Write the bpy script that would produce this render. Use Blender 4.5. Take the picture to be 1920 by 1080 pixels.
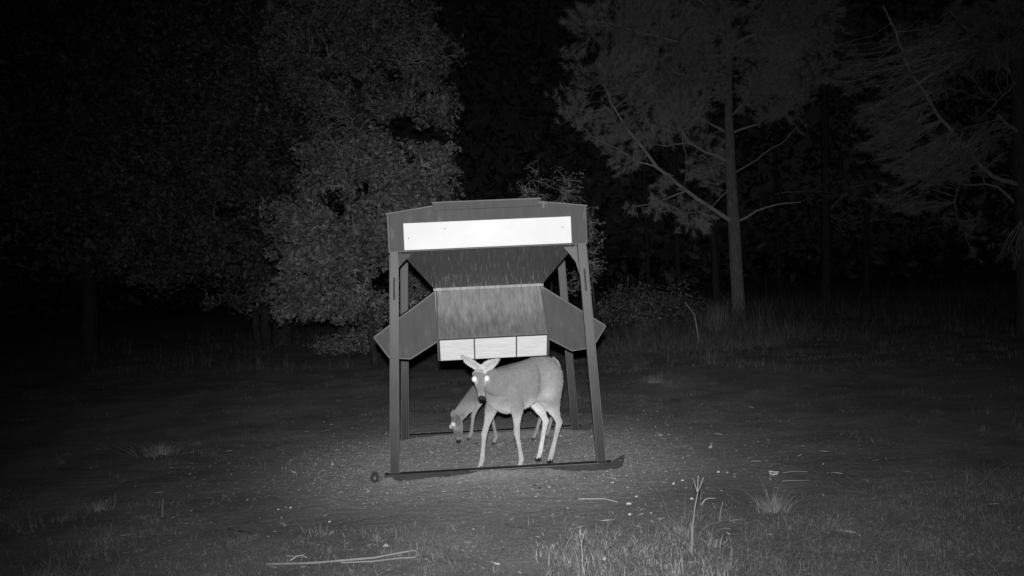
import bpy, bmesh, math, random
import numpy as np
from mathutils import Vector, Matrix

for o in list(bpy.data.objects):
    bpy.data.objects.remove(o)
random.seed(7)
rng = np.random.default_rng(7)
S = bpy.context.scene

# ------------------------------------------------------------------ camera
F = 1776.0; CAMH = 1.8; ROLL = 0.045
_p = math.atan(50 / F)
_f = np.array([0, math.cos(_p), -math.sin(_p)]); _r0 = np.array([1., 0, 0]); _u0 = np.cross(_r0, _f)
_r = math.cos(ROLL) * _r0 - math.sin(ROLL) * _u0
_u = math.sin(ROLL) * _r0 + math.cos(ROLL) * _u0
CAMP = np.array([0, 0, CAMH])
cd = bpy.data.cameras.new('camera'); cam = bpy.data.objects.new('camera', cd)
S.collection.objects.link(cam)
M = Matrix(((_r[0], _u[0], -_f[0]), (_r[1], _u[1], -_f[1]), (_r[2], _u[2], -_f[2]))).to_4x4()
M.translation = Vector(CAMP); cam.matrix_world = M
cd.lens = 36 * F / 1920; cd.sensor_width = 36; cd.clip_start = 0.05; cd.clip_end = 1500
S.camera = cam

# ------------------------------------------------------------------ night sky, moon and the camera's own infrared lamp
W = bpy.data.worlds.new('World'); S.world = W; W.use_nodes = True
nt = W.node_tree; bg = nt.nodes['Background']
sky = nt.nodes.new('ShaderNodeTexSky'); sky.sky_type = 'NISHITA'; sky.sun_disc = False
sky.sun_elevation = math.radians(35); sky.sun_rotation = math.radians(200)
bw = nt.nodes.new('ShaderNodeRGBToBW')
nt.links.new(sky.outputs[0], bw.inputs[0]); nt.links.new(bw.outputs[0], bg.inputs[0])
bg.inputs[1].default_value = 0.00055
sd = bpy.data.lights.new('moon', 'SUN'); sd.energy = 0.004; sd.angle = math.radians(0.5)
so = bpy.data.objects.new('moon', sd); S.collection.objects.link(so)
so.rotation_euler = (math.radians(55), 0, math.radians(160))
lamps = []
for cone, watt, dx in ((40, 1150, -.02), (62, 850, .02), (96, 680, 0)):   # camera's lamp split into three added spots to shape falloff: narrow, middle and wide
    ld = bpy.data.lights.new('infrared_lamp', 'SPOT'); ld.energy = watt; ld.spot_size = math.radians(cone)
    ld.spot_blend = 1.0; ld.shadow_soft_size = 0.03
    lo = bpy.data.objects.new('infrared_lamp', ld); S.collection.objects.link(lo)
    lo.location = (dx, -0.02, CAMH + 0.16); lamps.append(lo)
S.view_settings.view_transform = 'Standard'; S.view_settings.look = 'None'
S.view_settings.gamma = 1; S.view_settings.use_curve_mapping = False
S.view_settings.exposure = 0.0

def at(u, v, Y):
    d = _f + _r * (u - 960) / F - _u * (v - 540) / F
    return CAMP + d * (Y / d[1])
def gp(u, v):                                   # point of the (near flat) ground under a pixel
    d = _f + _r * (u - 960) / F - _u * (v - 540) / F
    p = CAMP + d * (-CAMP[2] / d[2])
    return p
for lo, (au, av) in zip(lamps, ((985, 640), (985, 640), (1200, 720))):
    _aim = at(au, av, 10) - np.array(lo.location)
    lo.rotation_euler = Vector(_aim).to_track_quat('-Z', 'Y').to_euler()

# ------------------------------------------------------------------ helpers
def tag(o, label=None, cat=None, group=None, kind=None):
    if label: o['label'] = label
    if cat: o['category'] = cat
    if group: o['group'] = group
    if kind: o['kind'] = kind
    return o
def empty(name, loc, label, cat, group=None, rz=0):
    o = bpy.data.objects.new(name, None); S.collection.objects.link(o)
    o.location = loc; o.rotation_euler = (0, 0, rz); o.empty_display_size = .1
    return tag(o, label, cat, group)
def link(name, me, m, parent=None, smooth=False):
    if m is not None:
        me.materials.clear(); me.materials.append(m)
    if smooth:
        me.shade_smooth()
    o = bpy.data.objects.new(name, me); S.collection.objects.link(o)
    if parent is not None:
        o.parent = parent
    return o
def np_mesh(name, V, faces_n, idx, attr=None):
    """V (n,3); faces all with faces_n corners; idx flat"""
    me = bpy.data.meshes.new(name)
    V = np.asarray(V, dtype=np.float32); idx = np.asarray(idx, dtype=np.int32)
    nf = len(idx) // faces_n
    me.vertices.add(len(V)); me.vertices.foreach_set('co', V.ravel())
    me.loops.add(len(idx)); me.loops.foreach_set('vertex_index', idx)
    me.polygons.add(nf)
    me.polygons.foreach_set('loop_start', np.arange(nf, dtype=np.int32) * faces_n)
    me.polygons.foreach_set('loop_total', np.full(nf, faces_n, dtype=np.int32))
    if attr is not None:
        a = me.attributes.new('tone', 'FLOAT', 'POINT'); a.data.foreach_set('value', np.asarray(attr, dtype=np.float32))
    me.update(calc_edges=True)
    return me
def py_mesh(name, V, Fs):
    me = bpy.data.meshes.new(name); me.from_pydata([tuple(map(float, v)) for v in V], [], Fs); me.update(); return me
class MB:
    def __init__(s): s.V = []; s.F = []
    def add(s, V, Fs):
        n = len(s.V); s.V += [tuple(map(float, v)) for v in V]; s.F += [tuple(i + n for i in f) for f in Fs]
    def box(s, c, d, R=None):
        V = []
        for i in (-1, 1):
            for j in (-1, 1):
                for k in (-1, 1):
                    q = np.array([i * d[0] / 2, j * d[1] / 2, k * d[2] / 2])
                    if R is not None: q = R @ q
                    V.append(np.array(c) + q)
        s.add(V, [(0, 1, 3, 2), (4, 6, 7, 5), (0, 4, 5, 1), (2, 3, 7, 6), (0, 2, 6, 4), (1, 5, 7, 3)])
    def beam(s, a, b, w, h, up=(0, 1, 0)):
        a = np.array(a, float); b = np.array(b, float); d = b - a; L = np.linalg.norm(d); d /= L
        x = np.cross(up, d); x /= np.linalg.norm(x); y = np.cross(d, x)
        s.box((a + b) / 2, (w, h, L), np.stack([x, y, d], 1))
    def prism(s, poly, axis_o, ux, uy, t0, t1):
        """polygon in (ux,uy) plane extruded along n from t0 to t1"""
        ux = np.array(ux, float); uy = np.array(uy, float); n = np.cross(ux, uy); o = np.array(axis_o, float); k = len(poly)
        V = [o + ux * p[0] + uy * p[1] + n * t0 for p in poly] + [o + ux * p[0] + uy * p[1] + n * t1 for p in poly]
        s.add(V, [tuple(range(k))[::-1], tuple(range(k, 2 * k))] + [(i, (i + 1) % k, (i + 1) % k + k, i + k) for i in range(k)])
    def tube(s, P, R, n=6, cap=True):
        P = np.asarray(P, float); m = len(P)
        if np.isscalar(R): R = [R] * m
        V = []; prev = None
        for i in range(m):
            t = P[min(i + 1, m - 1)] - P[max(i - 1, 0)]; t /= np.linalg.norm(t) + 1e-9
            if prev is None:
                a = np.array([0, 0, 1.]) if abs(t[2]) < .9 else np.array([1., 0, 0])
                x = np.cross(a, t)
            else:
                x = prev - t * np.dot(prev, t)
            x /= np.linalg.norm(x) + 1e-9; prev = x; y = np.cross(t, x)
            for k in range(n):
                c = 2 * math.pi * k / n
                V.append(P[i] + (x * math.cos(c) + y * math.sin(c)) * R[i])
        Fs = [(i * n + k, i * n + (k + 1) % n, (i + 1) * n + (k + 1) % n, (i + 1) * n + k) for i in range(m - 1) for k in range(n)]
        if cap: Fs += [tuple(range(n))[::-1], tuple(range((m - 1) * n, m * n))]
        s.add(V, Fs)
    def build(s, name, m, parent=None, smooth=False, bevel=0):
        o = link(name, py_mesh(name, s.V, s.F), m, parent, smooth)
        if bevel:
            bm = bmesh.new(); bm.from_mesh(o.data)
            bmesh.ops.bevel(bm, geom=bm.edges[:], offset=bevel, segments=2, affect='EDGES', profile=.6)
            bm.to_mesh(o.data); bm.free()
        return o

# ------------------------------------------------------------------ materials (infrared: everything is a grey)
def ramp(nodes, stops):
    r = nodes.new('ShaderNodeValToRGB'); e = r.color_ramp.elements
    e[0].position, e[0].color = stops[0][0], (*[stops[0][1]] * 3, 1)
    e[1].position, e[1].color = stops[-1][0], (*[stops[-1][1]] * 3, 1)
    for p, c in stops[1:-1]:
        q = e.new(p); q.color = (c, c, c, 1)
    return r
def mat(name, stops, scale=6, stretch=(1, 1, 1), rough=.7, bump=.2, bscale=60, dr=0.0, spec=.3, metal=0, detail=6, coords='Object', dist=0.0, attr=False, bdist=.01, zb=None):
    m = bpy.data.materials.new(name); m.use_nodes = True; n = m.node_tree.nodes; l = m.node_tree.links
    b = n['Principled BSDF']; b.inputs['Roughness'].default_value = rough
    b.inputs['Diffuse Roughness'].default_value = dr; b.inputs['Specular IOR Level'].default_value = spec
    b.inputs['Metallic'].default_value = metal
    tc = n.new('ShaderNodeTexCoord'); mp = n.new('ShaderNodeMapping'); mp.inputs['Scale'].default_value = stretch
    l.new(tc.outputs[coords], mp.inputs[0])
    t = n.new('ShaderNodeTexNoise'); t.inputs['Scale'].default_value = scale; t.inputs['Detail'].default_value = detail
    t.inputs['Roughness'].default_value = .65; t.inputs['Distortion'].default_value = dist
    l.new(mp.outputs[0], t.inputs[0]); r = ramp(n, stops); fac = t.outputs[0]
    if zb:                                                          # drips thicken from height zb[0] down to zb[1]
        sx = n.new('ShaderNodeSeparateXYZ'); l.new(tc.outputs['Object'], sx.inputs[0])
        mr = n.new('ShaderNodeMapRange'); mr.inputs[1].default_value = zb[0]; mr.inputs[2].default_value = zb[1]; mr.inputs[3].default_value = 0; mr.inputs[4].default_value = zb[2]
        l.new(sx.outputs[2], mr.inputs[0]); ad = n.new('ShaderNodeMath'); l.new(fac, ad.inputs[0]); l.new(mr.outputs[0], ad.inputs[1]); fac = ad.outputs[0]
    l.new(fac, r.inputs[0])
    out = r.outputs[0]
    if attr:
        a = n.new('ShaderNodeAttribute'); a.attribute_name = 'tone'
        mx = n.new('ShaderNodeMix'); mx.data_type = 'RGBA'; mx.blend_type = 'MULTIPLY'; mx.inputs[0].default_value = 1
        l.new(out, mx.inputs[6]); l.new(a.outputs['Fac'], mx.inputs[7]); out = mx.outputs[2]
    l.new(out, b.inputs['Base Color'])
    if bump:
        t2 = n.new('ShaderNodeTexNoise'); t2.inputs['Scale'].default_value = bscale; t2.inputs['Detail'].default_value = 5
        l.new(mp.outputs[0], t2.inputs[0])
        bp = n.new('ShaderNodeBump'); bp.inputs['Strength'].default_value = bump; bp.inputs['Distance'].default_value = bdist
        l.new(t2.outputs[0], bp.inputs['Height']); l.new(bp.outputs[0], b.inputs['Normal'])
    m['out'] = 1
    return m
steel = mat('galvanised_steel', [(.3, .062), (.5, .074), (.62, .082), (.70, .125)], scale=5, stretch=(3.5, 3.5, .9), rough=.6, bump=.08, bscale=30)
steel_lit = mat('pale_halo_steel', [(.3, .12), (.7, .17)], scale=14, rough=.55, bump=.1)  # pale steel; its thin strips imitate bright sharpening outlines along edges
hopper_m = mat('streaked_dark_steel', [(.35, .058), (.56, .072), (.62, .09), (.69, .19)], scale=8, stretch=(8, 1.2, .22), rough=.6, bump=.1, detail=8, zb=(1.80, 1.58, .09))
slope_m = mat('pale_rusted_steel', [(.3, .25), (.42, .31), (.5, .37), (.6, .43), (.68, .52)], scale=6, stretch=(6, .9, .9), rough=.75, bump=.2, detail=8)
white_m = mat('reflective_white_board', [(.3, .80), (.7, .92)], scale=2, rough=.5, bump=0)
trough_m = mat('white_plastic_sheet', [(.3, .76), (.5, .86), (.7, .93)], scale=3, stretch=(1, 1, 4), rough=.5, bump=.25, bscale=8, bdist=.02)
dark_m = mat('dark_rusty_steel', [(.3, .035), (.7, .07)], scale=12, rough=.8, bump=.3)
hoof_m = mat('black_horn', [(.3, .02), (.7, .035)], scale=12, rough=.5, bump=0)
eye_m = mat('eye_shine', [(.3, .97), (.7, .98)], scale=2, rough=.2, bump=0)  # lamp glow thrown back by the eyes, painted as near-white colour
coat_m = mat('deer_coat', [(.3, .84), (.7, 1.12)], scale=34, stretch=(1, 1, 1), rough=.9, bump=.5, bscale=90, spec=.1, dr=.4, attr=True, bdist=.004)
bark_m = mat('tree_bark', [(.3, .17), (.5, .28), (.7, .42)], scale=9, stretch=(3, 3, .6), rough=.95, bump=.9, bscale=14, spec=.1, dr=.6, bdist=.05)
twig_m = mat('bare_twig', [(.3, .42), (.7, .6)], scale=9, rough=.95, bump=0, spec=.1, dr=.5)
dark_leaf_m = mat('shaded_leaf', [(.3, .08), (.5, .155), (.7, .26)], scale=1.3, rough=.8, bump=0, spec=.2, attr=True)  # darker leaf copy: weak lamp light painted into dim crowns and bushes
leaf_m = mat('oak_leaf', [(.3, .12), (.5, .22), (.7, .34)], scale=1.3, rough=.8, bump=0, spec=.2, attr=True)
dark_bark_m = mat('dim_bark', [(.3, .05), (.7, .12)], scale=9, stretch=(3, 3, .6), rough=.95, bump=.9, bscale=14, spec=.1, bdist=.05)  # darker bark copy: dimness away from the lamp painted in
dark_needle_m = mat('dim_pine_needle', [(.3, .16), (.7, .28)], scale=.8, rough=.8, bump=0, spec=.1, attr=True)  # darker needle copy: fading lamp light painted into the outer pines
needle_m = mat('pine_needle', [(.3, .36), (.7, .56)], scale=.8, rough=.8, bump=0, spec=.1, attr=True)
grass_m = mat('dry_grass', [(.3, .13), (.7, .25)], scale=3, rough=.8, bump=0, spec=.2, attr=True, dr=.5)
stone_m = mat('pale_stone', [(.3, .45), (.7, .65)], scale=20, rough=.9, bump=.4, spec=.2, dr=.8)
litter_m = mat('ground_litter', [(.3, .22), (.7, .45)], scale=10, rough=.9, bump=0, spec=.1, attr=True, dr=1.0)

# leg steel: same metal, blackened by mud and wet in its lower half
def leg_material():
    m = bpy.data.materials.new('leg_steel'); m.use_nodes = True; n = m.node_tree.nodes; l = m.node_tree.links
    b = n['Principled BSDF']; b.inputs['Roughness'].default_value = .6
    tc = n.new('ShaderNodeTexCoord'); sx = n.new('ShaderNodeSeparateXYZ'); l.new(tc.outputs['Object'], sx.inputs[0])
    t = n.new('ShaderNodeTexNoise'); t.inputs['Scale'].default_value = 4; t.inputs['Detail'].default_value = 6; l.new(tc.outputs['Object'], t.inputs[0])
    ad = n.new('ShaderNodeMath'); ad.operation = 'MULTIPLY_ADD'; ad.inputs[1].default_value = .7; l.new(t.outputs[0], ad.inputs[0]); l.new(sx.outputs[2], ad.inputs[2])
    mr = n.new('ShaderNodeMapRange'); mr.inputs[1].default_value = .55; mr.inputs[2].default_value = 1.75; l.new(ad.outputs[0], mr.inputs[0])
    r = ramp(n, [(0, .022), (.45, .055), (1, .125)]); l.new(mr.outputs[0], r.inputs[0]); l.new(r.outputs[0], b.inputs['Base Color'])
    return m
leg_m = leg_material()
def fade_top(m, z0, z1, lo):                                        # paler towards the neck, duller near the trough
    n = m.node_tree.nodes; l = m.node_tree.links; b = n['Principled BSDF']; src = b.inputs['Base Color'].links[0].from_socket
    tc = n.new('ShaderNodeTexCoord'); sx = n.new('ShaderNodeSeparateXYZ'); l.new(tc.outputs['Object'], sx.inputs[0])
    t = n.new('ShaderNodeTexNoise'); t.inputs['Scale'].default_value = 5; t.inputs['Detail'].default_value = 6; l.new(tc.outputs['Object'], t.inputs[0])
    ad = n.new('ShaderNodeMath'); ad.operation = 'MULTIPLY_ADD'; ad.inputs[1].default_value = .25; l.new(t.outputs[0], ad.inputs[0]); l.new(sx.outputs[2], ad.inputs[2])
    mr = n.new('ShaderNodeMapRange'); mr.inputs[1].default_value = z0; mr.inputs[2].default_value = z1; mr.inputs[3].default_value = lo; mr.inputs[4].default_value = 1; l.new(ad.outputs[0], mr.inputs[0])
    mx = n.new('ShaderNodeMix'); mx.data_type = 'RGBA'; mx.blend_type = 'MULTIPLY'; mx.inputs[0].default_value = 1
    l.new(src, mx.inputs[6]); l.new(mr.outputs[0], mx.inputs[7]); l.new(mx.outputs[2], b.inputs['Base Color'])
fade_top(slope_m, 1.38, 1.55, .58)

# ------------------------------------------------------------------ ground
FC = np.array([-.235, 8.86]); FYAW = math.radians(3.5)
def hnoise(x, y):
    return (np.sin(x * .9 + 1.3 * np.sin(y * .7)) * .5 + np.sin(y * 1.3 + 2 + np.sin(x * 1.1)) * .35 + np.sin(x * 2.7 - y * 2.1) * .15)
def gz(x, y):
    x = np.asarray(x, float); y = np.asarray(y, float)
    r = np.hypot(x - FC[0], y - FC[1])
    k = np.clip((r - 1.7) / 4, 0, 1)
    z = k * .035 * hnoise(x, y) + np.clip((r - 8) / 30, 0, 1) * .10 * hnoise(x * .35, y * .35)
    # soil banked up over the middle of the skids, fine lumps of trampled soil
    c, s = math.cos(FYAW), math.sin(FYAW)
    lx = c * (x - FC[0]) + s * (y - FC[1]); ly = -s * (x - FC[0]) + c * (y - FC[1])
    z = z + .05 * np.exp(-((ly + .94) / .09) ** 2) * (np.exp(-((lx - .12) / .42) ** 4) + .9 * np.exp(-((lx + .93) / .06) ** 4) + .45 * np.exp(-((lx + .45) / .3) ** 2))
    z = z + .05 * np.exp(-((ly - .88) / .12) ** 2) * np.exp(-((lx) / .95) ** 6)
    z = z + .006 * np.sin(x * 23 + 3 * np.sin(y * 9)) * np.sin(y * 27 + 2 * np.sin(x * 12)) * np.exp(-(r / 6) ** 2)
    return z
def grd(u, v):
    p = gp(u, v); return np.array([p[0], p[1], float(gz(p[0], p[1]))])
def ground_material():
    m = bpy.data.materials.new('trampled_soil'); m.use_nodes = True; n = m.node_tree.nodes; l = m.node_tree.links
    b = n['Principled BSDF']; b.inputs['Roughness'].default_value = 1; b.inputs['Diffuse Roughness'].default_value = 1
    b.inputs['Specular IOR Level'].default_value = .05
    g = n.new('ShaderNodeNewGeometry'); mp = n.new('ShaderNodeMapping'); mp.inputs['Location'].default_value = (-FC[0], -FC[1] + .1, 0)
    l.new(g.outputs['Position'], mp.inputs[0])
    def noise(sc, st=(1, 1, 1), d=6):
        q = n.new('ShaderNodeMapping'); q.inputs['Scale'].default_value = st; l.new(g.outputs['Position'], q.inputs[0])
        t = n.new('ShaderNodeTexNoise'); t.inputs['Scale'].default_value = sc; t.inputs['Detail'].default_value = d
        t.inputs['Roughness'].default_value = .7; l.new(q.outputs[0], t.inputs[0]); return t.outputs[0]
    def math_(op, a, bb, c=None):
        q = n.new('ShaderNodeMath'); q.operation = op
        for i, v in enumerate((a, bb, c)):
            if v is None: continue
            if isinstance(v, (int, float)): q.inputs[i].default_value = v
            else: l.new(v, q.inputs[i])
        return q.outputs[0]
    ln = n.new('ShaderNodeVectorMath'); ln.operation = 'LENGTH'; sc = n.new('ShaderNodeVectorMath'); sc.operation = 'MULTIPLY'
    sc.inputs[1].default_value = (.92, .95, 0); l.new(mp.outputs[0], sc.inputs[0]); l.new(sc.outputs[0], ln.inputs[0])
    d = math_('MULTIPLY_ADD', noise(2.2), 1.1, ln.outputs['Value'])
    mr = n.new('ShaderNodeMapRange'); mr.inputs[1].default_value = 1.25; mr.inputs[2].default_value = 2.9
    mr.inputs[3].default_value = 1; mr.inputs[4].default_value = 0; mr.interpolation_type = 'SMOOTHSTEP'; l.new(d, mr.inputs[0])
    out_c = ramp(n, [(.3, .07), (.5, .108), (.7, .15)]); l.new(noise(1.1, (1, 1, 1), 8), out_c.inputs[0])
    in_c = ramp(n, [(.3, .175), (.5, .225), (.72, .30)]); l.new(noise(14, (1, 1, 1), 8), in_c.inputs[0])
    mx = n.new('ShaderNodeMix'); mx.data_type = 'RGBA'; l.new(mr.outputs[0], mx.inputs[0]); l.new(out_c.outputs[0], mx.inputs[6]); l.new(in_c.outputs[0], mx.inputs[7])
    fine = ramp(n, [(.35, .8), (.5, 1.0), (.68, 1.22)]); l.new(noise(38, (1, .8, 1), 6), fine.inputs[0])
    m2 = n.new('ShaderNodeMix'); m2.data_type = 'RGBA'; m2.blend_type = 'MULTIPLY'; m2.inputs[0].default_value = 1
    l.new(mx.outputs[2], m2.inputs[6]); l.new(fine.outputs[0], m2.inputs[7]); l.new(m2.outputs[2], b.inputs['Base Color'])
    bp = n.new('ShaderNodeBump'); bp.inputs['Strength'].default_value = .8; bp.inputs['Distance'].default_value = .03
    l.new(noise(16, (1, 1, 1), 8), bp.inputs['Height']); l.new(bp.outputs[0], b.inputs['Normal'])
    return m
def grid_coords():
    xs = np.concatenate([[-700, -300, -150, -80, -45, -28], np.arange(-18, -3, .5), np.arange(-3, 3.01, .04), np.arange(3.5, 18.1, .5), [28, 45, 80, 150, 300, 700]])
    ys = np.concatenate([[-60, -20, -6, 0, 3], np.arange(4, 6.5, .1), np.arange(6.5, 10.8, .035), np.arange(10.9, 16, .15), np.arange(16, 40, .6), [45, 55, 70, 100, 160, 300, 600, 1200]])
    return xs, ys
xs, ys = grid_coords()
X, Y = np.meshgrid(xs, ys); Z = gz(X, Y)
V = np.stack([X.ravel(), Y.ravel(), Z.ravel()], 1); nx = len(xs)
i0 = (np.arange(len(ys) - 1)[:, None] * nx + np.arange(nx - 1)[None, :]).ravel()
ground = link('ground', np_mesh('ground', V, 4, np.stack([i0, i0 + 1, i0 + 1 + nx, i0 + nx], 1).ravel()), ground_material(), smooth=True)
tag(ground, kind='structure')

# ------------------------------------------------------------------ feeder
feeder = empty('deer_feeder', (FC[0], FC[1], 0), 'tall steel deer feeder on four splayed legs with a white board across its gable front', 'feeder', rz=FYAW)
HW, HD = .838, .87                                                   # half width, half depth at the hopper
def legpos(sx, sy, z):
    k = (1.95 - z) / 1.95
    return np.array([sx * (HW - .045 + .085 * k), sy * (HD - .045 + .05 * k), z])
for sx in (-1, 1):
    for sy in (-1, 1):
        b = MB(); b.beam(legpos(sx, sy, -.03), legpos(sx, sy, 1.93), .072, .072)
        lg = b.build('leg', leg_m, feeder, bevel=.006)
        b = MB()                                                    # bright sharpening halo drawn as pale strips on the tube's corners
        for e in (-1, 1):
            o = np.array([e * .0365, -.0365, 0]); b.beam(legpos(sx, sy, .03) + o, legpos(sx, sy, 1.90) + o, .0045, .0045)
        b.build('halo_edge', steel_lit, lg)
        if sy < 0:
            b = MB(); c = (legpos(sx, sy, 1.55) + legpos(sx, sy, 1.73)) / 2
            b.beam(legpos(sx, sy, 1.52) + (0, -.036, 0), legpos(sx, sy, 1.71) + (0, -.036, 0), .016, .006)
            b.build('slot', dark_m, lg)
            b = MB()
            b.beam(legpos(sx, sy, 1.51) + (.012, -.038, 0), legpos(sx, sy, 1.72) + (.012, -.038, 0), .005, .006); b.build('slot_lip', steel_lit, lg)
# hopper box with gable ends
ZB, ZE, ZR, ZT = 1.92, 2.235, 2.285, 2.325
gable = [(-HW, ZB), (HW, ZB), (HW, ZE), (.45, ZR), (-.45, ZR), (-HW, ZE)]
b = MB(); b.prism(gable, (0, 0, 0), (1, 0, 0), (0, 0, 1), HD - .012, HD); b.build('front_panel', steel, feeder)
b = MB(); b.prism(gable, (0, 0, 0), (1, 0, 0), (0, 0, 1), -HD, -HD + .012); b.build('back_panel', steel, feeder)
for s in (-1, 1):
    b = MB(); b.box((s * (HW - .008), 0, (ZB + ZE) / 2), (.012, 2 * HD - .03, ZE - ZB)); b.build('side_panel', steel, feeder)
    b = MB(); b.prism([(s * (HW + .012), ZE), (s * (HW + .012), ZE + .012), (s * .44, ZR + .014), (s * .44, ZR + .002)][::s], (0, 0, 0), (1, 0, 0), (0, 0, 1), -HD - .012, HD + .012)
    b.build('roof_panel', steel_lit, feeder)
b = MB(); b.prism([(-.455, ZR - .03), (.455, ZR - .03), (.455, ZT), (-.455, ZT)], (0, 0, 0), (1, 0, 0), (0, 0, 1), -HD - .016, HD + .016)
lid = b.build('lid', steel, feeder, bevel=.004)
b = MB(); b.box((0, -HD - .02, ZT - .005), (.92, .008, .01)); b.build('lid_lip', steel_lit, lid)
b = MB(); b.box((.46, -HD - .022, ZR + .0), (.05, .02, .02)); b.box((.475, -HD - .024, ZR - .03), (.02, .014, .035)); b.box((.49, -HD - .024, ZR - .01), (.035, .012, .014))
tag(b.build('latch', steel_lit, lid))
b = MB(); b.box((-HW + .004, -HD - .004, (ZB + ZE) / 2), (.008, .008, ZE - ZB)); b.box((HW - .004, -HD - .004, (ZB + ZE) / 2), (.008, .008, ZE - ZB))
b.box((0, -HD - .004, ZB + .003), (2 * HW - .018, .008, .006)); b.build('halo_trim', steel_lit, feeder)  # added pale strips, painted bright outline of the front panel
b = MB(); b.box((0.0, -HD - .012, 2.045), (1.41, .008, .225)); board = b.build('white_board', white_m, feeder, bevel=.002)
for x, z in ((-.665, 2.03), (-.36, 2.10), (.63, 2.07)):
    b = MB(); b.tube([(x, -HD - .016, z), (x, -HD - .021, z)], .0048, 8); b.build('screw', steel, board)
# inverted pyramid under the box down to the neck
NK = .47; ZN = 1.585
def quadp(name, P, m, t=.006, parent=feeder):
    P = np.array(P, float); nrm = np.cross(P[1] - P[0], P[3] - P[0]); nrm /= np.linalg.norm(nrm)
    V = [*P, *(P + nrm * t)]; k = len(P)
    b = MB(); b.add(V, [tuple(range(k))[::-1], tuple(range(k, 2 * k))] + [(i, (i + 1) % k, (i + 1) % k + k, i + k) for i in range(k)])
    return b.build(name, m, parent)
def rot4(k, p):
    c, s = [(1, 0), (0, 1), (-1, 0), (0, -1)][k]; return (c * p[0] - s * p[1], s * p[0] + c * p[1], p[2])
for k in range(4):
    a, d = (.74, HD - .03)
    if k % 2: a, d = HD - .12, .74
    P = [(-NK, -NK, ZN), (NK, -NK, ZN), (a, -d, ZB - .002), (-a, -d, ZB - .002)]
    quadp('hopper_side', [rot4(k, p) for p in P], hopper_m)
    c0 = rot4(k, (-NK, -NK, ZN)); c1 = rot4(k, (-a, -d, ZB - .01))
b = MB()
for k in range(4):
    p0 = np.array(rot4(k, (-NK, -NK - .008, ZN))); p1 = np.array(rot4(k, (NK, -NK - .008, ZN))); b.beam(p0, p1, .02, .03, up=(0, 0, 1))
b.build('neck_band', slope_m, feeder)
# four trough arms
TIP = 1.03
prof = [(NK, ZN - .02), (TIP, 1.185), (TIP - .125, 1.0), (.72, .98), (NK, 1.125)]
AW = .455
for k in range(4):
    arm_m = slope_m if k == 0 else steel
    # sloping lid of the arm, its trough front, its floor
    def ex(i, j, name, m, t=.008):
        (r0, z0), (r1, z1) = prof[i], prof[j]
        P = [rot4(k, (-AW, -r0, z0)), rot4(k, (-AW, -r1, z1)), rot4(k, (AW, -r1, z1)), rot4(k, (AW, -r0, z0))]
        return quadp(name, P, m, t)
    ex(0, 1, 'trough_cover', arm_m); ex(1, 2, 'trough_front', steel); ex(2, 3, 'trough_floor', steel); ex(3, 4, 'trough_back', steel)
    for s in (-1, 1):
        P = [rot4(k, (s * (AW + .003), -r, z)) for r, z in prof]
        if s < 0: P = P[::-1]
        wing = quadp('end_plate', P, steel)
        b = MB(); Q = [np.array(rot4(k, (s * (AW + .007), -r, z))) for r, z in prof]
        for i in range(4):
            b.beam(Q[i], Q[i + 1], .010, .010, up=rot4(k, (1, 0, 0)))
        b.build('halo_rim', steel_lit, wing)  # added pale strips standing for the bright halo along plate edges
        if k in (1, 3):
            b = MB(); b.beam(Q[0] + (0, 0, .0), Q[4], .012, .012, up=(0, 1, 0)); b.build('weld_seam', slope_m, wing)
# white sheets on the front trough, three bays with uprights between
(r0, z0), (r1, z1) = prof[1], prof[2]
sl = np.array([0, -(r1 - r0), z1 - z0]); Ls = np.linalg.norm(sl); sl /= Ls; nn = np.array([0, -sl[2], sl[1]]);
nn = -nn if nn[1] > 0 else nn
bays = [(-.445, -.165), (-.155, .185), (.195, .445)]
for x0, x1 in bays:
    b = MB(); p = np.array([(x0 + x1) / 2, -(r0 + r1) / 2, (z0 + z1) / 2]) + nn * .014
    R = np.stack([(1, 0, 0), nn, -sl], 1); b.box(p, (x1 - x0, .006, Ls - .012), R)
    pan = b.build('trough_panel', trough_m, feeder, bevel=.002)
    b = MB()
    n_ = 9; L_ = []
    for i in range(n_):
        t = i / (n_ - 1); x = x0 + .02 + (x1 - x0 - .04) * t; h = .01 + .012 * math.sin(t * 5 + x0 * 9)
        L_.append(p + np.array([x - (x0 + x1) / 2, 0, 0]) + nn * .004 - sl * h)
    b.tube(L_, .0016, 5); b.build('crease', stone_m, pan)
for x in (-.16, .19):
    b = MB(); p = np.array([x, -(r0 + r1) / 2, (z0 + z1) / 2]) + nn * .022
    R = np.stack([(1, 0, 0), nn, -sl], 1); b.box(p - sl * .02, (.012, .008, Ls - .05), R); b.build('upright', steel_lit, feeder)
# corner braces with cobweb-like rust flakes
for sx in (-1, 1):
    b = MB()
    A = np.array([sx * (HW - .085), -HD + .03, ZB - .002]); 
    pts = [(sx * (HW - .21), ZB - .002), (sx * (HW - .085), ZB - .002), (sx * (HW - .07), ZB - .26), (sx * (HW - .10), ZB - .15), (sx * (HW - .15), ZB - .08)]
    if sx < 0:
        pts = [(sx * (HW - .21), ZB - .002), (sx * (HW - .085), ZB - .002), (sx * (HW - .075), ZB - .13), (sx * (HW - .12), ZB - .085)]
    b.prism(pts[::sx], (0, 0, 0), (1, 0, 0), (0, 0, 1), HD - .05, HD - .04)
    br = b.build('corner_brace', steel_lit if sx > 0 else hopper_m, feeder)
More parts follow.
